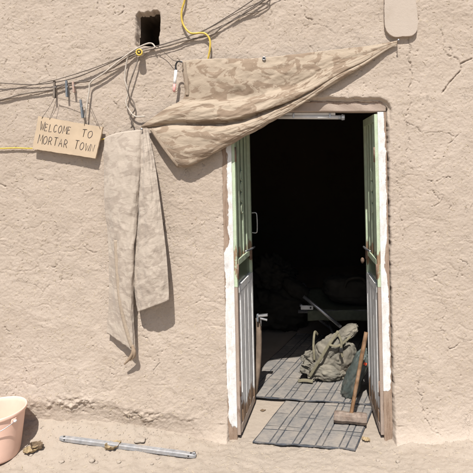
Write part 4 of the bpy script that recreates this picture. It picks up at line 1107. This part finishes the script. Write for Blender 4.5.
strap([(bc.x-0.25, 0.66, 0.042), (bc.x-0.20, 0.65, 0.052), (bc.x-0.14, 0.645, 0.045)], 0.022)
link('buckle', box('buckle', (0.026, 0.008, 0.032), Matrix.Translation((bc.x+0.068, 0.648, 0.275)), 0.003), M['black'], bag)

# ------------------------------------------------------------------ plastic sack behind hammer
sk_ = thing('plastic_sack', (0.36, 0.47, 0.03), 'dark grey green plastic sack slumped behind the hammer', 'sack')
Ts = Matrix.Rotation(math.radians(24), 3, 'Y')
link('body', blob('body', (0.320, 0.47, 0.175), (0.062, 0.055, 0.185), 21, 0.10, 1.4, 0.09, 80, 60, 2.8, Ts, 0.024), M['sack'], sk_)
link('print', box('print', (0.022, 0.006, 0.018), Matrix.Translation((0.378, 0.412, 0.275)) @ Matrix.Rotation(0.5, 4, 'Y'), 0.002), M['red'], sk_)

# ------------------------------------------------------------------ folding cot in the dark
cy0, cy1, cz = 1.16, 1.85, 0.395
cot = thing('folding_cot', (0.5, 1.5, 0.0), 'dark olive folding cot with pale metal legs in the shade', 'cot')
V = np.zeros((14, 40, 3))
for j in range(14):
    for i in range(40):
        t = j/13; V[j, i] = (-0.02+1.75*i/39, cy0+(cy1-cy0)*t, cz+0.012-0.05*math.sin(math.pi*t)+0.004*math.sin(i*.7))
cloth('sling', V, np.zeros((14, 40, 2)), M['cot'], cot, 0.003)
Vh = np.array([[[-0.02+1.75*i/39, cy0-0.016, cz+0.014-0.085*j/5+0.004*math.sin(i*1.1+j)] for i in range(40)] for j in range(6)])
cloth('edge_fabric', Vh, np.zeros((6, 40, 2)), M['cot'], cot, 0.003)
for yy in (cy0, cy1):
    link('rail', tube('rail', [(-0.10, yy, cz), (1.80, yy, cz)], 0.0135, 12, 2, False), M['steel'], cot)
for xx in (-0.02, 0.85, 1.70):
    for k, (ya, yb) in enumerate(((cy0-0.02, cy1), (cy1, cy0-0.02))):
        link('leg', tube('leg', [(xx-0.06+0.012*k, ya, cz+0.06), (xx+0.19+0.012*k, (ya+yb)/2, 0.15), (xx+0.30+0.012*k, yb, 0.0)], 0.0125, 10, 3, False), M['steel'], cot)
c0 = P(307, 307.5, 1.12)
link('end_plate', box('end_plate', (0.105, 0.016, 0.036), Matrix.Translation(c0), 0.006), M['lampwhite'], cot)
link('pin_hole_dark', tube('pin_hole_dark', [c0+Vector((0.03, -0.004, 0)), c0+Vector((0.03, -0.0095, 0))], 0.008, 10, 2, False), M['black'], cot)  # black plug coloured as the shaded inside of the pin hole
link('brace', tube('brace', [P(303.5, 296.5, 1.10), P(322, 311, 1.06), P(341, 327, 1.02)], 0.014, 10, 3, False), M['steel'], cot)

# dark bundle, plank with clamp at left
bd = thing('clothes_bundle', (-0.16, 1.9, 0.0), 'dim brown heap of clothes in the dark left of the cot', 'clothes')
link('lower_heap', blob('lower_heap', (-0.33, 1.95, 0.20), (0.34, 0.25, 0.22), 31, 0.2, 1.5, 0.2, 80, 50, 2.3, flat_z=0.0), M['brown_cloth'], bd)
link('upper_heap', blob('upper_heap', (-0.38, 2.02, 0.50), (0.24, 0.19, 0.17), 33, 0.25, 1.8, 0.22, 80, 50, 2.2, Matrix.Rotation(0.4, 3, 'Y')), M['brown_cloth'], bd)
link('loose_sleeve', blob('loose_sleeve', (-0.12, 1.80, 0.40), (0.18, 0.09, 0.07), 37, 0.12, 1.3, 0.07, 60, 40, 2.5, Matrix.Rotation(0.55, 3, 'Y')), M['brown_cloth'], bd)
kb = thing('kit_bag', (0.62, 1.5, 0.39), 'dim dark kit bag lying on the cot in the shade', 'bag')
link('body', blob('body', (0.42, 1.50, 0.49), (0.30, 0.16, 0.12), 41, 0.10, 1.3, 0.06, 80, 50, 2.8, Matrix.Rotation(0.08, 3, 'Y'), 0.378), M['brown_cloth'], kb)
link('handle', tube('handle', [(0.30, 1.36, 0.53), (0.34, 1.33, 0.62), (0.46, 1.33, 0.63), (0.52, 1.36, 0.53)], 0.012, 8, 30, True, 0.4), M['brown_cloth'], kb)
pk = tag(link('plank', tube('plank', [(-0.395, 0.49, 0.026), (-0.372, 0.50, 0.20), (-0.362, 0.515, 0.38), (-0.366, 0.53, 0.55)], [0.024, 0.026, 0.022, 0.02], 6, 20, True, 0.45), M['board']), 'curved brown plank standing behind the left door leaf', 'plank')
cl = P(262.5, 318, 0.50)
ck = thing('metal_clamp', (-0.35, 0.5, 0.53), 'small shiny metal clamp on top of the plank behind the door', 'clamp')
link('jaw', box('jaw', (0.075, 0.028, 0.016), Matrix.Translation(cl+Vector((0, 0, 0.018)))@Matrix.Rotation(-0.12, 4, 'Y'), 0.004), M['steel'], ck)
link('jaw', box('jaw', (0.055, 0.026, 0.014), Matrix.Translation(cl+Vector((0.008, 0, -0.006)))@Matrix.Rotation(0.25, 4, 'Y'), 0.004), M['steel'], ck)
link('screw', tube('screw', [cl+Vector((-0.012, 0, 0.02)), cl+Vector((-0.012, 0, -0.055))], 0.0055, 8, 2, False), M['steel'], ck)
link('spine', box('spine', (0.014, 0.028, 0.05), Matrix.Translation(cl+Vector((-0.034, 0, 0.002))), 0.003), M['blue_peg'], ck)
